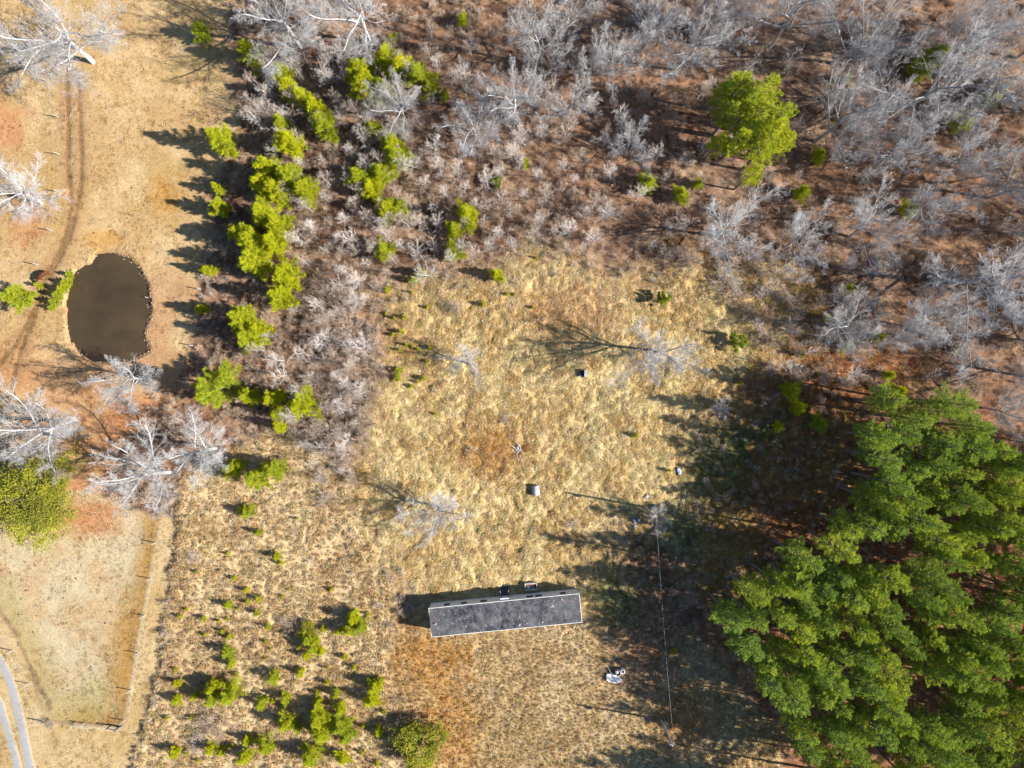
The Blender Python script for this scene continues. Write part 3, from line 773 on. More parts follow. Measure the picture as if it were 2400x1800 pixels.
GROVE_IMG = [(2085, 920), (2140, 905), (2190, 945), (2265, 935), (2300, 985), (2365, 1045), (2400, 1080), (2490, 1080), (2490, 1900), (1950, 1900), (1890, 1780), (1845, 1690),
             (1780, 1610), (1715, 1540), (1690, 1450), (1740, 1380), (1880, 1310), (1980, 1240), (2030, 1180), (2040, 1110), (2060, 1010)]
GAPS = [(2110, 1305, 105, 44), (2335, 1395, 85, 62), (2180, 1640, 85, 66), (2075, 1765, 60, 42), (1960, 1420, 35, 30), (2390, 1290, 40, 30)]
pts = []
for _ in range(9000):
    px, py = R.uniform(1690, 2480), R.uniform(900, 1890)
    if sdpoly(np.array([px]), np.array([py]), GROVE_IMG)[0] < 12: continue
    if any(((px - a) / c) ** 2 + ((py - b_) / d) ** 2 < 1 for a, b_, c, d in GAPS): continue
    if min([math.hypot(px - q[0], py - q[1]) for q in pts] or [99]) < 48: continue
    pts.append((px, py))
for px, py in pts:
    e_ = sdpoly(np.array([px]), np.array([py]), GROVE_IMG)[0]
    wh = 'deep inside the dense grove' if e_ > 75 else ('on the grove edge facing the straw field and mobile home' if px < 1980 and py > 1150 else 'on the grove edge facing the leafless wood')
    tall_pine(px, py, R.uniform(13.5, 17.5), R.uniform(2.7, 3.7), 'tall green pine ' + wh, 'tall pines ' + wh)
# pines beyond the right edge that shade the grove floor in view
east = []
for _ in range(1500):
    px, py = R.uniform(2500, 2860), R.uniform(1080, 2050)
    if min([math.hypot(px - q[0], py - q[1]) for q in east] or [999]) < 66: continue
    east.append((px, py)); tall_pine(px, py, R.uniform(14, 18), R.uniform(2.9, 3.8), 'tall green pine beyond the far side of the grove', 'tall pines beyond the far side of the grove')
# pines whose shadows reach into view from below the frame
for px, py in [(1960, 1960), (1900, 2030), (2050, 2000), (2010, 1930), (1860, 1990), (1920, 1975), (1985, 2010), (1880, 2070), (1830, 2030)]:
    tall_pine(px, py, 17, 3.2, 'tall green pine beyond the near end of the grove', 'tall pines beyond the grove end')

# ------------------------------------------------------------------ pines and seedlings of the brush field
BR = [(533, 1417, 13), (532, 1529, 18), (543, 1556, 16), (416, 1601, 13), (501, 1609, 26), (499, 1638, 28), (539, 1627, 30), (456, 1630, 13), (414, 1641, 16), (495, 1753, 17),
      (519, 1760, 14), (410, 1762, 17), (579, 1735, 17), (575, 1771, 25), (605, 1247, 12), (649, 1303, 12), (723, 1500, 22), (734, 1518, 22),
      (755, 1527, 13), (716, 1536, 14), (828, 1450, 24), (846, 1466, 20), (820, 1475, 22), (795, 1478, 14), (703, 1576, 14), (641, 1587, 18), (878, 1609, 24), (871, 1638, 24),
      (889, 1600, 15), (669, 1638, 18), (611, 1648, 20), (745, 1645, 14), (788, 1627, 16), (799, 1659, 20), (669, 1695, 28), (698, 1706, 16), (748, 1685, 34), (755, 1717, 34),
      (799, 1699, 30), (810, 1724, 26), (727, 1771, 30), (622, 1746, 24), (802, 1775, 22), (886, 1713, 16), (580, 1200, 18), (565, 1195, 12)]
for p in BR:
    young_pine(*p, 'low bushy young pine growing in the pinkish dry weeds', 'young pines in the dry weed field', 1.7)
SDL = [(535, 1298, 7), (463, 1339, 6), (550, 1354, 8), (579, 1381, 10), (423, 1444, 8), (439, 1428, 6), (479, 1450, 9), (514, 1455, 7), (532, 1450, 6), (524, 1478, 8), (539, 1493, 10),
       (481, 1486, 5), (414, 1566, 6), (557, 1580, 8), (392, 1681, 7), (450, 1679, 6), (439, 1760, 8), (544, 1746, 8), (467, 1780, 7), (660, 1319, 9), (777, 1381, 7), (607, 1402, 11),
       (605, 1435, 11), (629, 1468, 11), (663, 1397, 5), (678, 1381, 4), (701, 1515, 9), (759, 1473, 10), (864, 1439, 7), (808, 1538, 10), (831, 1562, 9), (768, 1565, 6), (768, 1598, 9),
       (640, 1640, 9), (745, 1623, 9), (850, 1762, 9), (884, 1788, 9), (853, 1699, 9), (900, 1666, 8), (698, 1215, 5), (624, 1502, 6), (636, 1519, 5), (624, 1543, 6), (663, 1482, 6), (582, 1410, 8), (560, 1425, 5)]
for p in SDL:
    seedling(*p, 'tiny bright yellow-green pine seedling in the pinkish dry weeds', 'pine seedlings in the dry weed field')
for p in [(907, 680, 12), (967, 685, 6), (1133, 713, 9), (1002, 720, 6), (905, 735, 6), (925, 745, 7), (947, 743, 8), (940, 777, 9), (921, 785, 8), (953, 808, 7), (968, 812, 6), (980, 818, 7),
          (938, 820, 6), (1010, 815, 8), (1000, 847, 6), (935, 868, 14), (932, 885, 12), (966, 905, 8), (993, 887, 9), (980, 895, 6), (1190, 690, 6), (1257, 604, 6), (1205, 690, 5), (1249, 720, 5),
          (1490, 1020, 9), (1568, 1102, 7), (1022, 970, 5), (1733, 896, 8), (1920, 877, 8), (1580, 1527, 9)]:
    seedling(*p, 'tiny bright yellow-green pine seedling in the straw grass field', 'pine seedlings in the straw field')

def cedar(px, py, r, h, label):
    x, y = W(px, py, h * .5); rm = r * S
    t = plant('cedar_bush', (('trunk', TRK), ('crown', CED[R.randrange(3)])), x, y, rm, h / 2.2); tag(t, label, 'cedar bush')
cedar(1552, 700, 19, 2.6, 'round dark green cedar bush above the lone spreading tree')
cedar(1730, 802, 23, 2.8, 'square-topped bright green cedar bush beside the lone spreading tree')
cedar(1165, 425, 15, 2.2, 'small olive-green cedar bush under a leafless white tree in the thicket')
cedar(1880, 830, 10, 1.4, 'small dull green cedar bush at the shaded wood edge')
def olive(px, py, r, h, label, v):
    x, y = W(px, py, h * .5); rm = r * S
    t = plant('olive_evergreen', (('trunk', TRK2), ('crown', OLV[v])), x, y, rm, h / 1.5); tag(t, label, 'evergreen tree')
    PLACED.append((x, y, rm * .6))
olive(72, 1168, 108, 8.5, 'large olive-green broad evergreen beside the bare paddock', 0)
olive(985, 1740, 62, 4.2, 'round olive-yellow shrubby tree by the orange grass below the mobile home', 1)
olive(722, 1478, 24, 1.8, 'small orange-tinged olive shrub among the young pines', 1)

# ------------------------------------------------------------------ bare saplings and shrubs of the thicket and the wood
def sapling(px, py, h, label, group, wide=1.0):
    x, y = W(px, py, .5 * h); v = SAPT[R.randrange(6)]; k = h / v[3]
    t = plant('bare_sapling', (('trunk', v[0]), ('crown', v[1])), x, y, k * wide, k); tag(t, label, 'bare sapling', group)
def scatter_poly(poly, gap, n, seed, keep=None):
    rr = random.Random(seed); P = np.array(poly); out = []
    for _ in range(n * 40):
        p = (rr.uniform(P[:, 0].min(), P[:, 0].max()), rr.uniform(P[:, 1].min(), P[:, 1].max()))
        if sdpoly(np.array([p[0]]), np.array([p[1]]), poly)[0] < 0: continue
        if any((p[0] - q[0]) ** 2 + (p[1] - q[1]) ** 2 < gap * gap for q in out): continue
        out.append(p)
        if len(out) >= n: break
    return out
THICKET = [(560, 120), (790, 90), (1010, 60), (1200, 120), (1300, 350), (1420, 480), (1400, 600), (1250, 570), (1120, 610), (1000, 640), (880, 660), (850, 800), (860, 980), (830, 1100), (720, 1150), (690, 1000),
           (640, 880), (600, 820), (700, 700), (690, 480), (600, 330)]
for p in scatter_poly(THICKET, 30, 190, 5):
    sapling(*p, R.uniform(4.2, 7.8), 'thin leafless sapling with pinkish-grey twigs in the crowded thicket', 'bare saplings of the thicket', R.uniform(0.8, 1.25))
WOOD = [(1200, 60), (1500, -20), (2420, -20), (2430, 900), (2150, 880), (1950, 900), (1800, 900), (1760, 640), (1500, 590), (1400, 480), (1330, 330)]
for p in scatter_poly(WOOD, 62, 108, 6):
    sapling(*p, R.uniform(3, 7), 'thin leafless sapling on the brown leaf-covered floor of the open wood', 'bare saplings of the open wood', R.uniform(0.9, 1.6))
def bshrub(px, py, r, h, label, group=None, mat=None):
    x, y = W(px, py, .4 * h); v = SHRM[R.randrange(5)]; rm = r * S
    o = obj('bare_shrub', v[0], None, (x, y, gz_at(x, y) - .02), R.uniform(0, 6.28), (rm / v[1], rm / v[1], h / v[2])); tag(o, label, 'bare shrub', group)
for a in [(740, 757, 30, 2.4, 'round white twiggy bare shrub in the brown thicket by the pasture'), (765, 1172, 26, 2.0, 'pale round bare shrub between thicket and straw field'),
          (682, 1462, 26, 1.5, 'dark grey tangled bare shrub beside the young pines in the weeds'), (505, 1695, 42, 2.6, 'wispy pinkish bare shrub among the dry weeds near the fence'),
          (1068, 718, 20, 2.2, 'pale upright bare shrub at the top of the straw field'), (1180, 985, 14, 1.0, 'small grey bare shrub beside the orange grass patch'),
          (1100, 1055, 13, 1.0, 'small grey bare shrub in the straw below the orange grass patch'), (1010, 1210, 14, 1.0, 'small pale bare shrub at the foot of the lone field tree'),
          (450, 1308, 20, 1.4, 'whitish bare shrub in the dry weeds beside the mown strip'), (885, 1418, 12, 1.0, 'small pale bare shrub in the weeds near the mobile home corner'),
          (470, 1735, 30, 1.6, 'low pinkish bare shrub beside the mown strip'), (1340, 1225, 16, 1.2, 'low brown bare shrub on the sunlit edge of the grove shadow')]:
    bshrub(*a)
EDGE = [(760, 620), (880, 640), (890, 800), (880, 900), (860, 1020), (830, 1120), (740, 1140), (720, 900), (740, 720)]
for p in scatter_poly(EDGE, 34, 46, 8):
    bshrub(p[0], p[1], R.uniform(18, 32), R.uniform(1.6, 3.0), 'hazy tan bare shrub along the edge between thicket and straw field', 'hazy bare shrubs along the field edge')
for p in scatter_poly([(1560, 560), (1720, 560), (1860, 640), (2010, 730), (2080, 900), (1900, 900), (1770, 850), (1740, 700), (1580, 640)], 46, 24, 9):
    bshrub(p[0], p[1], R.uniform(20, 38), R.uniform(1.6, 3.0), 'hazy grey bare shrub on the grassy edge of the open wood', 'hazy bare shrubs along the wood edge')

# ------------------------------------------------------------------ scattered grass and brush (nobody could count it)
def blade_clump(seed, n, rad, h, wd, droop, comb=0.0):
    rng = np.random.default_rng(seed)
    a = rng.uniform(0, 6.283, n); r0 = rad * 0.35 * np.sqrt(rng.random(n))
    o = np.stack([np.cos(a) * r0, np.sin(a) * r0, np.full(n, -0.04)], -1)
    a2 = a + rng.normal(size=n) * 0.5
    out = np.stack([np.cos(a2), np.sin(a2), np.zeros(n)], -1) + np.array([comb, 0, 0])
    hh = h * rng.uniform(0.5, 1.1, n)[:, None]; rr = rad * rng.uniform(0.5, 1.15, n)[:, None]
    p1 = o + out * rr * 0.4 + np.array([0, 0, 1]) * hh * 0.85
    p2 = o + out * rr * 1.0 + np.array([0, 0, 1]) * hh * (1 - droop)
    s = np.cross(out, [0, 0, 1.0]); s = s / (np.linalg.norm(s, axis=1)[:, None] + 1e-9) * wd / 2
    V = np.stack([o - s, o + s, p1 - s, p1 + s, p2], 1).reshape(-1, 3); k = np.arange(n)[:, None] * 5
    Q = k + np.array([[0, 1, 3, 2]]); T = k + np.array([[2, 3, 4]])
    tint = np.repeat(rng.random(n), 5)
    return V, [Q, T], tint

def scatter_obj(name, label, cat, pts, protos, mat, cols, scl, rot, idx):
    col = bpy.data.collections.new(name + '_kinds')
    for k, (V, F, ti) in enumerate(protos):
        me = mesh_from(name, V, F, mat, False, {'tint': ('FLOAT', ti.astype(np.float32))})
        col.objects.link(bpy.data.objects.new('%s_kind_%02d' % (name, k), me))
    n = len(pts)
    me = bpy.data.meshes.new(name); me.vertices.add(n); me.vertices.foreach_set('co', np.asarray(pts, np.float32).ravel())
    a = me.attributes.new('icol', 'FLOAT_COLOR', 'POINT'); a.data.foreach_set('color', np.concatenate([cols, np.ones((n, 1))], 1).astype(np.float32).ravel())
    a = me.attributes.new('iscl', 'FLOAT_VECTOR', 'POINT'); a.data.foreach_set('vector', np.asarray(scl, np.float32).ravel())
    a = me.attributes.new('irot', 'FLOAT_VECTOR', 'POINT'); a.data.foreach_set('vector', np.asarray(rot, np.float32).ravel())
    a = me.attributes.new('iidx', 'INT', 'POINT'); a.data.foreach_set('value', np.asarray(idx, np.int32))
    o = obj(name, me); tag(o, label, cat, kind='stuff')
    g = bpy.data.node_groups.new(name + '_scatter', 'GeometryNodeTree')
    g.interface.new_socket('Geometry', in_out='INPUT', socket_type='NodeSocketGeometry')
    g.interface.new_socket('Geometry', in_out='OUTPUT', socket_type='NodeSocketGeometry')
    N = g.nodes; L = g.links
    gi = N.new('NodeGroupInput'); go = N.new('NodeGroupOutput'); ip = N.new('GeometryNodeInstanceOnPoints')
    ci = N.new('GeometryNodeCollectionInfo'); ci.inputs['Collection'].default_value = col
    ci.inputs['Separate Children'].default_value = True; ci.inputs['Reset Children'].default_value = True
    def na(nm, typ):
        q = N.new('GeometryNodeInputNamedAttribute'); q.data_type = typ; q.inputs['Name'].default_value = nm; return q.outputs['Attribute']
    L.new(gi.outputs[0], ip.inputs['Points']); L.new(ci.outputs[0], ip.inputs['Instance'])
    ip.inputs['Pick Instance'].default_value = True
    L.new(na('iidx', 'INT'), ip.inputs['Instance Index']); L.new(na('irot', 'FLOAT_VECTOR'), ip.inputs['Rotation']); L.new(na('iscl', 'FLOAT_VECTOR'), ip.inputs['Scale'])
    L.new(ip.outputs[0], go.inputs[0])
    md = o.modifiers.new('scatter', 'NODES'); md.node_group = g
    return o

def rand_xy(n, x0=-86, x1=86, y0=-65, y1=65):
    return NR.uniform(x0, x1, n), NR.uniform(y0, y1, n)
HOME_C = None
# mobile home footprint in photo pixels on the ground (kept clear of grass)
HOME_FP = [(1006, 1404), (1352, 1372), (1366, 1452), (1012, 1486)]

def grass(name, label, n, dens, protos, hue, smin, smax, comb=True, zs=1.0):
    x, y = rand_xy(n); m = gmasks(x, y); pr_ = dens(m, x, y)
    k = NR.random(n) < pr_
    k &= m['pond'] < -6
    k &= sdpoly(m['px'], m['py'], HOME_FP) < -2
    x, y = x[k], y[k]; n = len(x)
    c = gcol(x, y); c = c * NR.uniform(0.8, 1.25, (n, 1)) * np.asarray(hue)
    q = NR.random(n)[:, None]; c = np.where(q < 0.10, c * [0.76, 0.68, 0.58], np.where(q > 0.85, c * 0.5 + np.array([0.36, 0.32, 0.23]), c))
    c = np.clip(c + NR.normal(size=(n, 3)) * 0.02, 0.02, 0.85)
    s = NR.uniform(smin, smax, n) * (0.75 + 0.5 * fbm(x, y, 2.0, 61))
    z = gz_arr(x, y)
    ang = (fbm(x, y, 5, 63) * 9) + NR.normal(size=n) * 0.6 if comb else NR.uniform(0, 6.283, n)
    rot = np.stack([np.zeros(n), np.zeros(n), ang], -1)
    scatter_obj(name, label, 'grass', np.stack([x, y, z], -1), protos, M['inst'], c, np.stack([s, s, s * zs], -1), rot, NR.integers(0, len(protos), n))
    return n

CL = [blade_clump(s, 24, 0.55, 0.24, 0.04, 0.6, 0.5) for s in range(5)]
CL2 = [blade_clump(20 + s, 26, 0.42, 0.5, 0.035, 0.25, 0.1) for s in range(5)]
CL3 = [blade_clump(40 + s, 22, 0.35, 0.16, 0.035, 0.4, 0.2) for s in range(4)]
na_ = grass('straw_tussocks', 'dry yellow straw grass in matted wind-combed tussocks', 330000, lambda m, x, y: np.clip(m['field'] * 1.0 + 0.8 * m['east'] * (1 - m['field']), 0, 1) * 0.45, CL, (1.1, 1.1, 1.1), 0.4, 0.95)
nb_ = grass('dry_weeds', 'pinkish tan dry weeds covering the old field', 120000, lambda m, x, y: m['brush'] * 0.9 * (1 - m['field']), CL2, (1.26, 1.24, 1.16), 0.5, 1.05, False)
nc_ = grass('rough_grass', 'tan and orange rough grass around the mobile home', 420000, lambda m, x, y: np.clip(m['yard'] * (1 - m['field']), 0, 1) * 0.7, CL[:3] + CL2[:2], (1.12, 1.1, 1.04), 0.3, 0.66, True)
nd_ = grass('short_grass', 'thin tan short winter grass on the pasture', 300000, lambda m, x, y: np.clip(m['pasture'] + m['paddock'] + m['mown'], 0, 1) * 0.28 * (fbm(x, y, 3, 91) > 0.45), CL3, (1.1, 1.1, 1.06), 0.35, 0.9, False)

# understory brush of the wood: low twig clumps and dead weeds
BRP = []
for s in range(6):
    v, f = shrub(340 + s, 1.0, 1.5, 7); BRP.append((v, [f], NR.random(len(v))))
x, y = rand_xy(60000); m = gmasks(x, y)
woodm = np.clip(1 - m['pasture'] - m['paddock'] - m['mown'] - m['field'] - m['brush'] - m['yard'], 0, 1)
k = NR.random(len(x)) < woodm * (0.18 + 0.5 * sstep(0.4, 0.65, fbm(x, y, 7, 71))) * np.where(m['grove'] > 0.5, 0.3, np.where(m['px'] > 1350, 0.42, 0.75)) * (1 - 0.6 * m['east'])
k &= m['pond'] < -6
x, y = x[k], y[k]; n = len(x)
t = NR.random((n, 1)); cc = np.array([0.46, 0.33, 0.24]) * (1 - t) + np.array([0.45, 0.37, 0.305]) * t
cc = cc * NR.uniform(0.7, 1.25, (n, 1)); s = NR.uniform(0.5, 1.15, n)
scatter_obj('understory_brush', 'low leafless brush and dead weeds on the woodland floor', 'brush', np.stack([x, y, gz_arr(x, y)], -1), BRP, M['inst_twig'], cc,
            np.stack([s, s, s * NR.uniform(0.6, 1.2, n)], -1), np.stack([np.zeros(n), np.zeros(n), NR.uniform(0, 6.28, n)], -1), NR.integers(0, 6, n))
nbr_ = n
# dead weed and leaf clumps between the brush
x, y = rand_xy(60000); m = gmasks(x, y)
woodm = np.clip(1 - m['pasture'] - m['paddock'] - m['mown'] - m['field'] - m['brush'] - m['yard'], 0, 1)
k = (NR.random(len(x)) < woodm * 0.75) & (m['pond'] < -6); x, y = x[k], y[k]; n = len(x)
c = np.clip(gcol(x, y) * NR.uniform(0.6, 1.3, (n, 1)), 0.02, 0.8); s = NR.uniform(0.4, 1.0, n)
scatter_obj('leaf_litter', 'rusty brown fallen leaves and dead weeds under the trees', 'leaf litter', np.stack([x, y, gz_arr(x, y)], -1), CL2[:3] + CL3, M['inst'], c,
            np.stack([s, s, s * .38], -1), np.stack([np.zeros(n), np.zeros(n), NR.uniform(0, 6.28, n)], -1), NR.integers(0, 7, n))
print('instances', na_, nb_, nc_, nd_, nbr_, n)

# dung and weed lumps on the grazed ground
V = []; F = []; nn = 0
rr = random.Random(3)
for _ in range(900):
    px, py = rr.uniform(0, 470), rr.uniform(120, 1700)
    q = gmasks([W(px, py)[0]], [W(px, py)[1]])
    if max(q['pasture'][0] if py > 150 else 0, q['paddock'][0] * 1.0) < 0.8 or q['pond'][0] > -8: continue
    if q['paddock'][0] < .5 and rr.random() < 0.72: continue
    x, y = W(px, py); z = gz_at(x, y); r_ = rr.uniform(0.06, 0.2)
    for _ in range(rr.choice((1, 1, 2, 3))):
        ox, oy = rr.gauss(0, .16), rr.gauss(0, .16); r2 = r_ * rr.uniform(.6, 1.1)
        ring = [(x + ox + math.cos(a) * r2 * rr.uniform(.7, 1.2), y + oy + math.sin(a) * r2 * rr.uniform(.7, 1.2), z - 0.03) for a in np.linspace(0, 5.3, 6)]
        V += ring + [(x + ox, y + oy, z + r2 * 0.55)]
        F += [(nn + j, nn + (j + 1) % 6, nn + 6) for j in range(6)]; nn += 7
M['dung'] = plain('dung', (0.09, 0.065, 0.05), 0.95, 0.4, 4)
tag(obj('dung_and_weed_lumps', mesh_from('dung_and_weed_lumps', V, np.array(F), M['dung'])), 'small dark dung pats and weed lumps dotted over the grazed paddock', 'dung', kind='stuff')

# stones and clods round the pond
M['clod'] = plain('clay_clods', (0.30, 0.20, 0.14), 0.95, 0.4, 3)
V = []; F = []; nn = 0
for _ in range(300):
    i_ = rr.randrange(len(POND)); a, b_ = np.array(POND[i_], float), np.array(POND[(i_ + 1) % len(POND)], float)
    p = a + (b_ - a) * rr.random(); cen = np.array((250, 720.0)); dd = (p - cen) / np.linalg.norm(p - cen)
    if p[0] < 270 and rr.random() < 0.6: continue
    p = p + dd * rr.gauss(5, 9); x, y = W(*p); z = gz_at(x, y); r2 = rr.uniform(.05, .22)
    ring = [(x + math.cos(t_) * r2 * rr.uniform(.6, 1.2), y + math.sin(t_) * r2 * rr.uniform(.6, 1.2), z - 0.05) for t_ in np.linspace(0, 5.3, 6)]
    ring2 = [(x + (q[0] - x) * .6, y + (q[1] - y) * .6, z + r2 * rr.uniform(.3, .7)) for q in ring]
    V += ring + ring2 + [(x, y, z + r2 * .6)]
    F += [(nn + j, nn + (j + 1) % 6, nn + 6 + j) for j in range(6)] + [(nn + (j + 1) % 6, nn + 6 + (j + 1) % 6, nn + 6 + j) for j in range(6)] + [(nn + 6 + j, nn + 6 + (j + 1) % 6, nn + 12) for j in range(6)]; nn += 13
tag(obj('bank_clods', mesh_from('bank_clods', V, np.array(F), M['clod'])), 'crumbled brown clay clods along the pond bank', 'clods', kind='stuff')

# ------------------------------------------------------------------ mobile home
def rust_roof():
    m, n, l, b = mat_new('weathered_roof_coating')
    tc = nd(n, 'ShaderNodeTexCoord').outputs['Object']; oi = nd(n, 'ShaderNodeObjectInfo')
    mp = nd(n, 'ShaderNodeMapping'); l.new(tc, mp.inputs[0]); mp.inputs['Scale'].default_value = (1.1, 0.8, 1)
    base = ramp(n, l, oi.outputs['Random'], [(0, (0.024, 0.024, 0.028)), (1, (0.05, 0.05, 0.055))])
    f = noise(n, l, 0.9, 9, 0.78, mp.outputs[0]); f2 = noise(n, l, 2.6, 6, 0.8, tc)
    big = noise(n, l, 0.22, 3, 0.6, tc)
    c = mixrgb(n, l, base, (0.09, 0.089, 0.092), ramp(n, l, big, [(0.42, (0, 0, 0)), (0.58, (0.9, 0.9, 0.9))]))
    c = mixrgb(n, l, c, (0.15, 0.148, 0.15), ramp(n, l, f, [(0.46, (0, 0, 0)), (0.62, (0.9, 0.9, 0.9))]))
    c = mixrgb(n, l, c, (0.5, 0.5, 0.53), ramp(n, l, f2, [(0.57, (0, 0, 0)), (0.70, (0.7, 0.7, 0.7))]))
    c = mixrgb(n, l, c, (0.16, 0.085, 0.06), ramp(n, l, noise(n, l, 0.5, 5, 0.6, tc), [(0.6, (0, 0, 0)), (0.7, (0.7, 0.7, 0.7))]))
    l.new(c, b.inputs['Base Color']); b.inputs['Roughness'].default_value = 0.95; b.inputs['Specular IOR Level'].default_value = 0.1
    return m
M['roof'] = rust_roof()
M['siding'] = plain('white_siding', (0.62, 0.63, 0.62), 0.6, 0.12, 1.2)
M['trim'] = plain('pale_metal_trim', (0.66, 0.65, 0.62), 0.5, 0.15, 3)
M['skirt'] = plain('dirty_skirting', (0.42, 0.40, 0.36), 0.8, 0.25, 2)
M['glass'] = plain('dark_glass', (0.03, 0.035, 0.04), 0.08, 0.2, 3, spec=0.5)
M['darkwood'] = plain('weathered_dark_wood', (0.10, 0.095, 0.09), 0.9, 0.35, 4)
M['greywood'] = plain('weathered_grey_wood', (0.36, 0.335, 0.31), 0.9, 0.25, 5)
M['white'] = plain('dirty_white_paint', (0.60, 0.595, 0.58), 0.6, 0.25, 2.5)
M['black'] = plain('near_black', (0.02, 0.02, 0.022), 0.5, 0.2, 3)
M['rust'] = plain('rusty_brown', (0.17, 0.085, 0.05), 0.9, 0.45, 4)
M['metal'] = plain('galvanised_metal', (0.45, 0.46, 0.48), 0.45, 0.2, 4, metal=0.4)

RH = 3.45
hx, hy = W(1184.5, 1443.5, RH); HL, HWd = 22.6, 4.35; hrz = math.atan2(35, 355)
home = empty('mobile_home', (hx, hy, 0.0), hrz)
tag(home, 'long single-wide mobile home with white siding and weathered black roof', 'mobile home')
L2, W2 = HL / 2 - 0.06, HWd / 2 - 0.06
mb = MB(); mb.box(-L2 + .05, L2 - .05, -W2 + .05, W2 - .05, -0.4, 0.75); mb.build('skirting', M['skirt'], home)
mb = MB(); mb.box(-L2, L2, -W2, W2, 0.75, 3.12); wall = mb.build('wall', M['siding'], home)
for k in range(19):                                   # siding panel battens on the side towards the field
    xk = -L2 + 0.6 + k * (2 * L2 - 1.2) / 18
    mb = MB(); mb.box(xk - 0.025, xk + 0.025, W2 - 0.01, W2 + 0.018, 0.78, 3.08); mb.build('siding_batten', M['trim'], wall)
for sx, xs in (('n', (-8.65, -6.1, -3.1, 3.9, 5.2, 8.9)), ('s', (-8.0, -3.5, 2.5, 7.5))):
    for xk in xs:
        yy = W2 if sx == 'n' else -W2; sg = 1 if sx == 'n' else -1
        wd, z0, z1 = (0.42, 1.75, 2.75) if abs(xk) > 6 else (0.5, 1.8, 2.75)
        y0, y1 = sorted((yy - sg * .01, yy + sg * .05))
        mb = MB(); mb.box(xk - wd - .07, xk + wd + .07, y0, y1, z0 - .07, z0); mb.box(xk - wd - .07, xk + wd + .07, y0, y1, z1, z1 + .07)
        mb.box(xk - wd - .07, xk - wd, y0, y1, z0, z1); mb.box(xk + wd, xk + wd + .07, y0, y1, z0, z1)
        fr = mb.build('window', M['trim'], home)
        y0, y1 = sorted((yy - sg * .008, yy + sg * .025))
        mb = MB(); mb.box(xk - wd, xk - .012, y0, y1, z0, z1); mb.build('pane', M['glass'], fr)
        mb = MB(); mb.box(xk + .012, xk + wd, y0, y1, z0, z1); mb.build('pane', M['glass'], fr)
mb = MB(); mb.box(-0.35, 0.55, W2 - .01, W2 + .05, 0.8, 2.85); dr = mb.build('door', M['white'], home)
mb = MB(); mb.box(-0.12, 0.32, W2 + .03, W2 + .06, 2.0, 2.6); mb.build('pane', M['glass'], dr)
mb = MB(); mb.box(0.42, 0.50, W2 + .04, W2 + .11, 1.75, 1.83); mb.build('handle', M['metal'], dr)
mb = MB(); mb.box(-0.55, 0.75, W2 + .02, W2 + .35, 2.95, 3.0); mb.build('door_canopy', M['trim'], home)
# roof: six coated sheets with a shallow pitch, edge trim, vents
roof_e = MB()
for y0, y1 in ((-HWd / 2, -HWd / 2 + .07), (HWd / 2 - .07, HWd / 2)): roof_e.box(-HL / 2, HL / 2, y0, y1, 3.05, 3.30)
for x0, x1 in ((-HL / 2, -HL / 2 + .07), (HL / 2 - .07, HL / 2)): roof_e.box(x0, x1, -HWd / 2 + .07, HWd / 2 - .07, 3.05, 3.31)
roof = roof_e.build('roof', M['trim'], home)
edges = [-HL / 2 + .07, -6.35, -4.4, -1.2, 2.6, 6.9, HL / 2 - .07]
for k in range(6):
    x0, x1 = edges[k], edges[k + 1] - .012; e = .0 + .004 * (k % 2)
    Vv = [(x0, -HWd / 2 + .07, 3.12), (x1, -HWd / 2 + .07, 3.12), (x1, HWd / 2 - .07, 3.12), (x0, HWd / 2 - .07, 3.12),
          (x0, -HWd / 2 + .07, 3.285 + e), (x1, -HWd / 2 + .07, 3.285 + e), (x1, HWd / 2 - .07, 3.285 + e), (x0, HWd / 2 - .07, 3.285 + e), (x0, 0, 3.42 + e), (x1, 0, 3.42 + e)]
    q = MB(); q.add(Vv, [(0, 3, 2, 1), (4, 5, 9, 8), (8, 9, 6, 7), (0, 1, 5, 4), (2, 3, 7, 6)], [(0, 4, 8), (1, 9, 5), (2, 6, 9), (3, 8, 7), (0, 8, 3), (1, 2, 9)])
    q.build('roof_sheet', M['roof'], roof)
mb = MB(); mb.tube([(-10.4, -0.15, 3.35), (-10.4, -0.15, 3.72)], 0.09, 8); mb.build('vent_pipe', M['white'], home)
for vx, vy, vr in ((2.0, -1.55, .10), (3.05, -1.5, .07), (5.4, -1.5, .08), (8.6, 1.55, .08)):
    mb = MB(); mb.tube([(vx, vy, 3.28), (vx, vy, 3.46)], vr, 8); mb.build('vent_pipe', M['white'], home)
mb = MB()
for _ in range(7):
    vx, vy = 7.2 + rr.gauss(0, .22), .35 + rr.gauss(0, .4); a = rr.uniform(.03, .10); mb.box(vx - a, vx + a, vy - a, vy + a, 3.36, 3.435)
mb.build('white_patch', M['white'], roof)

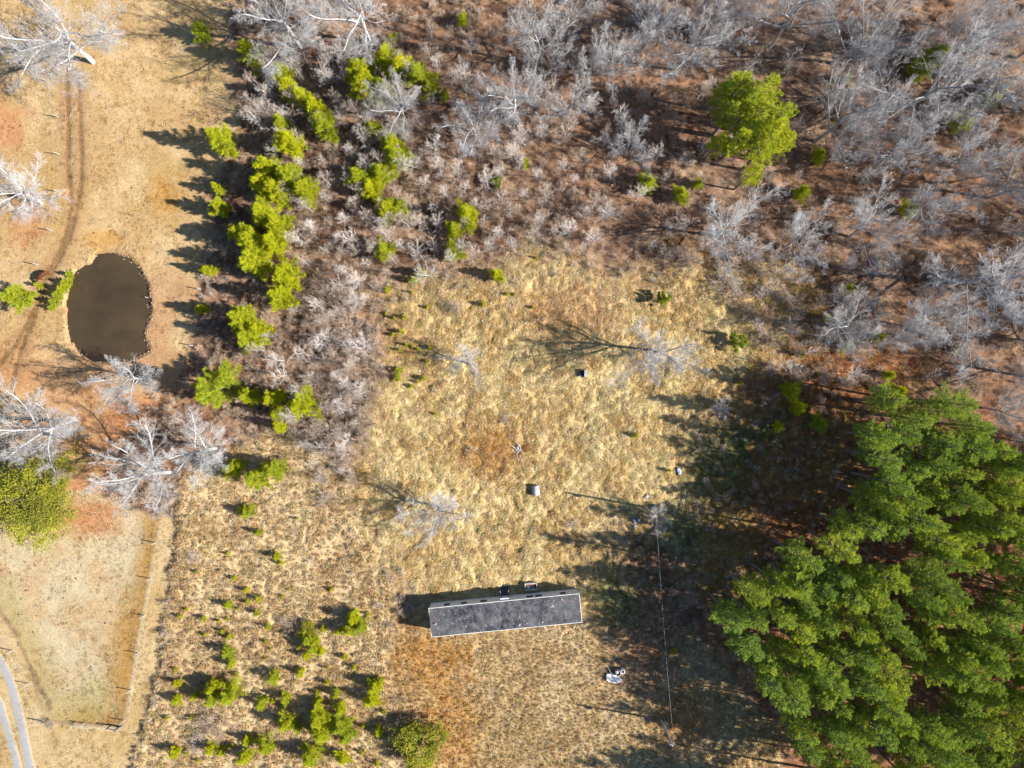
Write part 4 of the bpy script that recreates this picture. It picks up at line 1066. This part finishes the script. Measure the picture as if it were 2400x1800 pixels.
# steps to the door
st = empty('entry_steps', (hx, hy, 0), hrz); tag(st, 'dark weathered wooden steps leading up to the mobile home door', 'steps')
for k in range(4):
    y0 = W2 + 0.02 + (0 if k == 0 else 1.0 + (k - 1) * 0.3); y1 = W2 + 0.02 + (1.0 if k == 0 else 1.0 + k * 0.3); z = 0.78 - k * 0.2
    nb_ = 6 if k == 0 else 2
    for j in range(nb_):
        a = y0 + (y1 - y0) * j / nb_; q = y0 + (y1 - y0) * (j + 1) / nb_ - .02
        mb = MB(); mb.box(-0.55, 0.8, a, q, z - .04, z); mb.build('step_board', M['darkwood'], st)
for sx in (-0.5, 0.75):
    mb = MB(); mb.box(sx - .03, sx + .03, W2 + .02, W2 + 1.9, -0.3, 0.15); mb.build('stringer', M['darkwood'], st)
    for yy in (W2 + .1, W2 + .95):
        mb = MB(); mb.box(sx - .045, sx + .045, yy - .045, yy + .045, -0.3, 1.6); mb.build('rail_post', M['greywood'], st)
    mb = MB(); mb.box(sx - .04, sx + .04, W2 + .05, W2 + 1.0, 1.6, 1.66); mb.build('handrail', M['greywood'], st)

def ground_thing(name, px, py, rz=0, lift=0.0):
    x, y = W(px, py); return empty(name, (x, y, gz_at(x, y) + lift), rz)
# white tray-like chest behind the home
t = ground_thing('discarded_chest', 1244, 1371, 0.05); tag(t, 'white open-topped chest full of rusty leaves behind the mobile home', 'chest')
for bx in ((-.92, .92, -.5, -.42), (-.92, .92, .42, .5), (-.92, -.84, -.42, .42), (.84, .92, -.42, .42)):
    mb = MB(); mb.box(*bx, -0.15, 0.62); mb.build('side_panel', M['white'], t)
mb = MB(); mb.box(-.84, .84, -.42, .42, -0.1, 0.42); mb.build('filling', M['rust'], t)
mb = MB(); mb.box(-.6, -.1, -.25, .1, .40, .5); mb.box(0.2, .5, -.3, -.1, .40, .47); mb.build('litter_scraps', M['white'], t)
# grey box with a pale lid in the straw field
t = ground_thing('old_box', 1368, 876, 0.03); tag(t, 'old grey box with a pale lid and dark side lying in the straw field', 'box')
mb = MB(); mb.box(.0, .46, -.5, .5, -.15, .75); mb.build('case', M['greywood'], t)
mb = MB(); mb.box(-.02, .48, -.52, .52, .75, .80); mb.build('lid', M['skirt'], t)
mb = MB(); mb.box(-.42, -.003, -.48, .48, -.15, .42); mb.build('dark_block', M['black'], t)  # low near-black block against the left of the case
mb = MB(); mb.box(-.72, -.43, -.45, -.15, -.1, .35); mb.build('drawer', M['white'], t)
# drum lying on its side
t = ground_thing('weathered_drum', 1255, 1148, 0.12); tag(t, 'pale weathered ribbed drum lying on its side in the straw field', 'drum')
mb = MB(); mb.tube([(0, y_, .38) for y_ in (-.72, -.70, 0, .70, .72)], [.55, .58, .6, .58, .55], 16); mb.build('shell', M['greywood'], t, smooth=True)
for yy in (-.62, 0, .62):
    mb = MB(); mb.tube([(0, yy - .03, .38), (0, yy + .03, .38)], [.635, .635], 16); mb.build('hoop', M['metal'], t)
# dead branches
t = ground_thing('dead_branch_pile', 1212, 1053); tag(t, 'small pile of bleached dead branches on the straw grass', 'branch pile')
for k in range(11):
    a = rr.uniform(0, 6.28); ln = rr.uniform(.7, 1.7); ox, oy = rr.gauss(0, .25), rr.gauss(0, .25)
    mb = MB(); mb.tube([(ox, oy, .1), (ox + math.cos(a) * ln * .5, oy + math.sin(a) * ln * .5, .32 + rr.uniform(0, .2)), (ox + math.cos(a + .2) * ln, oy + math.sin(a + .2) * ln, .3 + rr.uniform(-.1, .5))], [.06, .04, .02], 5)
    mb.build('branch', M['bark_white'], t)
# well pad, box, concrete ring and stick beside it
x0, y0 = W(1437, 1588); z0 = gz_at(x0, y0)
ang = np.linspace(0, 2 * math.pi, 22, endpoint=False)
q = MB(); rg = [(math.cos(a) * 1.25 * (1 + .1 * math.sin(3 * a + 1) + rr.uniform(-.04, .04)), math.sin(a) * .72 * (1 + .12 * math.cos(2 * a) + rr.uniform(-.04, .04))) for a in ang]
Vp = [(a, b_, -.2) for a, b_ in rg] + [(a, b_, .42 + .04 * rr.random()) for a, b_ in rg] + [(0, 0, .46)]
q.add(Vp, [(k, (k + 1) % 22, 22 + (k + 1) % 22, 22 + k) for k in range(22)], [(22 + k, 22 + (k + 1) % 22, 44) for k in range(22)])
tag(q.build('concrete_pad', M['white'], None, (x0, y0, z0), -0.25), 'bright white irregular concrete pad in the rough grass', 'concrete pad')
t = ground_thing('pump_box', 1447, 1573, 0.2); tag(t, 'small grey open pump box beside the white concrete pad', 'pump box')
for bx in ((-.35, .35, -.4, -.33), (-.35, .35, .33, .4), (-.35, -.28, -.33, .33), (.28, .35, -.33, .33)):
    mb = MB(); mb.box(*bx, -.15, .85); mb.build('side_board', M['greywood'], t)
mb = MB(); mb.box(-.28, .28, -.33, .33, -.1, .25); mb.build('floor_plate', M['black'], t)
mb = MB(); mb.tube([(-.05, .1, .2), (-.05, .1, .72)], .17, 10); mb.build('pump_motor', M['white'], t)
t = ground_thing('concrete_ring', 1458, 1569); tag(t, 'round concrete well ring with a light rim and dark hollow next to the pump box', 'well ring')
nn = 18; Vr = []
for (rad, z) in ((.34, -.2), (.34, .95), (.25, .95), (.25, .15)):
    Vr += [(rad * math.cos(2 * math.pi * k / nn), rad * math.sin(2 * math.pi * k / nn), z) for k in range(nn)]
q = MB(); q.add(Vr, [(i_ * nn + k, i_ * nn + (k + 1) % nn, (i_ + 1) * nn + (k + 1) % nn, (i_ + 1) * nn + k) for i_ in range(3) for k in range(nn)]); q.build('ring_wall', M['trim'], t)
q = MB(); q.tube([(0, 0, .1), (0, 0, .2)], .26, nn); q.build('dark_bottom', M['black'], t)
x1, y1 = W(1421, 1557); x2, y2 = W(1446, 1599)
q = MB(); q.tube([(x1, y1, gz_at(x1, y1) + .35), ((x1 + x2) / 2, (y1 + y2) / 2, z0 + .52), (x2, y2, z0 + .45)], .035, 6)
tag(q.build('wooden_stake', M['greywood']), 'long pale stake lying across the white concrete pad', 'stake')
# bucket and scraps in the shade by the north pole
t = ground_thing('white_bucket', 1522, 1225); tag(t, 'white round bucket with a dark middle beside the utility pole', 'bucket')
q = MB(); q.tube([(0, 0, -.05), (0, 0, .55)], [.2, .24], 14, False); q.build('bucket_wall', M['white'], t)
q = MB(); q.tube([(0, 0, .5), (0, 0, .56)], [.245, .245], 14, False); q.build('rim', M['white'], t)
q = MB(); q.tube([(0, 0, .05), (0, 0, .38)], [.17, .17], 14); q.build('contents', M['black'], t)
M['scrap'] = plain('bluish_plastic', (0.34, 0.38, 0.43), 0.6, 0.3, 3)
def sheet(px, py, sx, sy, rz, label):
    x, y = W(px, py); z = gz_at(x, y); k = 7
    u, v = np.meshgrid(np.linspace(-1, 1, k), np.linspace(-1, 1, k)); j = NR.normal(size=(k, k)) * .05
    X = u * sx / 2 * (1 + .25 * NR.normal(size=(k, k)) * .4); Y = v * sy / 2 * (1 + .1 * NR.normal(size=(k, k)))
    i_ = np.arange(k * k).reshape(k, k); F = np.stack([i_[:-1, :-1], i_[:-1, 1:], i_[1:, 1:], i_[1:, :-1]], -1).reshape(-1, 4)
    me = mesh_from('plastic_scrap', np.stack([X, Y, .38 + j], -1).reshape(-1, 3), F, M['scrap'], True)
    o = obj('plastic_scrap', me, None, (x, y, z - .1), rz); sd = o.modifiers.new('thick', 'SOLIDIFY'); sd.thickness = .22
    tag(o, label, 'plastic scrap')
sheet(1486, 1220, .9, .35, 2.1, 'crumpled white plastic strip lying in shade near the white bucket')
sheet(1487, 1233, .35, .35, .4, 'small crumpled white plastic scrap in shade below the longer strip')
sheet(1496, 1216, .4, .3, 1.0, 'small bluish white plastic scrap beside the longer strip')
sheet(1590, 1103, 1.0, .5, 1.8, 'pale bluish plastic sheet at the edge of the grove shadow')
sheet(1514, 1163, .55, .45, .6, 'small bright white plastic scrap in yellow grass')
sheet(1532, 1185, .3, .45, .2, 'small white plastic scrap at the foot of the utility pole')
x1, y1 = W(1604, 1148); x2, y2 = W(1599, 1188)
q = MB(); q.tube([(x1, y1, gz_at(x1, y1) + .3), (x2, y2, gz_at(x2, y2) + .3)], .07, 6)
tag(q.build('fallen_pole', M['greywood']), 'thin fallen pole lying in the grass by the grove shadow', 'fallen pole')

# ------------------------------------------------------------------ utility poles and line
def pole(px, py, h, label):
    x, y = W(px, py); z = gz_at(x, y); t = empty('utility_pole', (x, y, z)); tag(t, label, 'utility pole')
    q = MB(); q.tube([(0, 0, -.5), (0, 0, h * .5), (0, 0, h)], [.16, .14, .11], 10); q.build('shaft', M['greywood'], t)
    q = MB(); q.tube([(.14, 0, h - .5), (.3, 0, h - .5)], [.05, .05], 6); q.build('insulator', M['white'], t)
    q = MB(); q.tube([(-.05, -.22, h - 1.4), (-.05, -.22, h - .75)], .13, 8); q.build('meter_can', M['metal'], t)
    return Vector((x + .28, y, z + h - .5))
A = pole(1549, 1686, 7.6, 'grey wooden utility pole on sunlit orange grass below the concrete pad')
B = pole(1511, 1187, 7.2, 'grey wooden utility pole beside the white bucket in the grove shade')
M['wire'] = plain('bright_wire', (0.5, 0.5, 0.5), 0.4, 0.1, 2)
def wire(a, b_, sag, label, r_=.009):
    ps = [a.lerp(b_, t_ / 20) - Vector((0, 0, sag * 4 * (t_ / 20) * (1 - t_ / 20))) for t_ in range(21)]
    q = MB(); q.tube([p[:] for p in ps], r_, 5); tag(q.build('power_line', M['wire']), label, 'power line')
wire(A, B, 0.7, 'thin bright power line strung between the two wooden utility poles')

# ------------------------------------------------------------------ fences
def fence(name, pts, label, hh=1.35, wires=True):
    x0, y0 = W(*pts[0]); t = empty(name, (x0, y0, 0)); tag(t, label, 'fence')
    tops = []
    for p in pts:
        x, y = W(*p[:2]); z = gz_at(x, y); r_ = .075
        q = MB(); q.tube([(0, 0, -.4), (rr.gauss(0, .03), rr.gauss(0, .03), hh)], [r_, r_ * .9], 7)
        q.build('fence_post', M['greywood'], t, (x - x0, y - y0, z)); tops.append((x - x0, y - y0, z))
    if wires:
        for a, b_ in zip(tops[:-1], tops[1:]):
            for hz in (.35, .75, 1.15):
                q = MB(); q.tube([(a[0], a[1], a[2] + hz), (b_[0], b_[1], b_[2] + hz)], .006, 3, False); q.build('wire', M['metal'], t)
    return t
fence('wire_fence', [(70, 60), (108, 190), (135, 274), (139, 362), (139, 450), (123, 541), (90, 621), (40, 700), (-5, 770), (-40, 830)], 'weathered post and wire fence following the wheel ruts through the pasture')
fence('wire_fence', [(370, 1190), (365, 1272), (354, 1356), (338, 1443), (323, 1530), (307, 1617), (291, 1688)], 'post and wire fence along the mown strip beside the bare paddock')
fence('wire_fence', [(286, 1703), (197, 1695), (98, 1690)], 'short post and wire fence closing the near end of the bare paddock')
fence('wire_fence', [(98, 1690), (68, 1602), (30, 1525), (-15, 1440), (-60, 1350)], 'post and wire fence between the gravel drive and the bare paddock')
fence('wire_fence', [(565, 262), (520, 400), (500, 560), (470, 678), (452, 810), (394, 920), (380, 1080), (370, 1190)], 'old fence posts half hidden in shadow along the row of young pines')
t = empty('corner_brace', (*W(283, 1702), 0)); tag(t, 'thick timber corner brace of the paddock fence', 'fence brace')
q = MB(); q.tube([(-.25, -.1, -.4), (-.25, -.1, 1.45)], .12, 8); q.build('brace_post', M['darkwood'], t)
q = MB(); q.tube([(-.25, -.1, 1.1), (-1.6, .1, 1.0)], .07, 6); q.build('brace_rail', M['darkwood'], t)
q = MB(); q.tube([(-1.6, .1, -.4), (-1.6, .1, 1.3)], .09, 8); q.build('brace_post', M['darkwood'], t)
x, y = W(344, 697)
q = MB(); q.tube([(0, 0, -.6), (0, 0, .9)], .035, 6); tag(q.build('thin_stake', M['white'], None, (x, y, gz_at(x, y))), 'thin pale stake standing in the east bank of the pond', 'stake')
x, y = W(40 + 170, 868)

# ------------------------------------------------------------------ the cow
M['hide'] = plain('red_brown_hide', (0.105, 0.032, 0.014), 0.7, 0.25, 3)
def cow(px, py, rz):
    x, y = W(px, py); t = empty('cow', (x, y, gz_at(x, y)), rz); tag(t, 'red-brown cow grazing beside the wheel ruts and the pond', 'cow')
    v = []; e = []; r_ = []
    def add(p, rad, par=None):
        v.append(p); r_.append(rad)
        if par is not None: e.append((par, len(v) - 1))
        return len(v) - 1
    hip = add((-.75, 0, 1.08), (.27, .27)); mid = add((-.1, 0, 1.02), (.36, .36), hip); sh = add((.55, 0, 1.06), (.28, .31), mid)
    rump = add((-1.0, 0, 1.08), (.19, .2), hip)
    nk = add((.92, .04, .98), (.17, .19), sh); nk2 = add((1.2, .08, .72), (.14, .15), nk); hd = add((1.38, .10, .42), (.13, .12), nk2); mz = add((1.48, .12, .16), (.075, .07), hd)
    for sy in (-1, 1):
        a = add((.58, sy * .17, .72), (.12, .12), sh); b_ = add((.60, sy * .17, .40), (.065, .065), a); c = add((.58, sy * .17, .05), (.05, .05), b_)
        a = add((-.80, sy * .18, .76), (.14, .14), hip); b_ = add((-.92, sy * .18, .44), (.07, .07), a); c = add((-.86, sy * .18, .05), (.05, .05), b_)
        add((1.24, .10 + sy * .22, .66), (.035, .05), nk2)
    tl = add((-1.14, 0, .95), (.035, .035), rump); add((-1.18, 0, .5), (.03, .03), tl)
    me = bpy.data.meshes.new('body'); me.from_pydata(v, e, []); me.materials.append(M['hide'])
    o = obj('body', me, t); sk = o.modifiers.new('skin', 'SKIN'); sk.use_smooth_shade = True
    for k, q in enumerate(me.skin_vertices[0].data): q.radius = r_[k]; q.use_root = (k == 1)
    o.modifiers.new('sub', 'SUBSURF').levels = 2; o.modifiers['sub'].render_levels = 2
    for sy in (-1, 1):
        q = MB(); q.tube([(1.28, .09 + sy * .07, .63), (1.30, .09 + sy * .16, .72), (1.34, .09 + sy * .19, .82)], [.025, .02, .008], 6); q.build('horn', M['trim'], t)
    return t
cow(106, 648, math.radians(218))
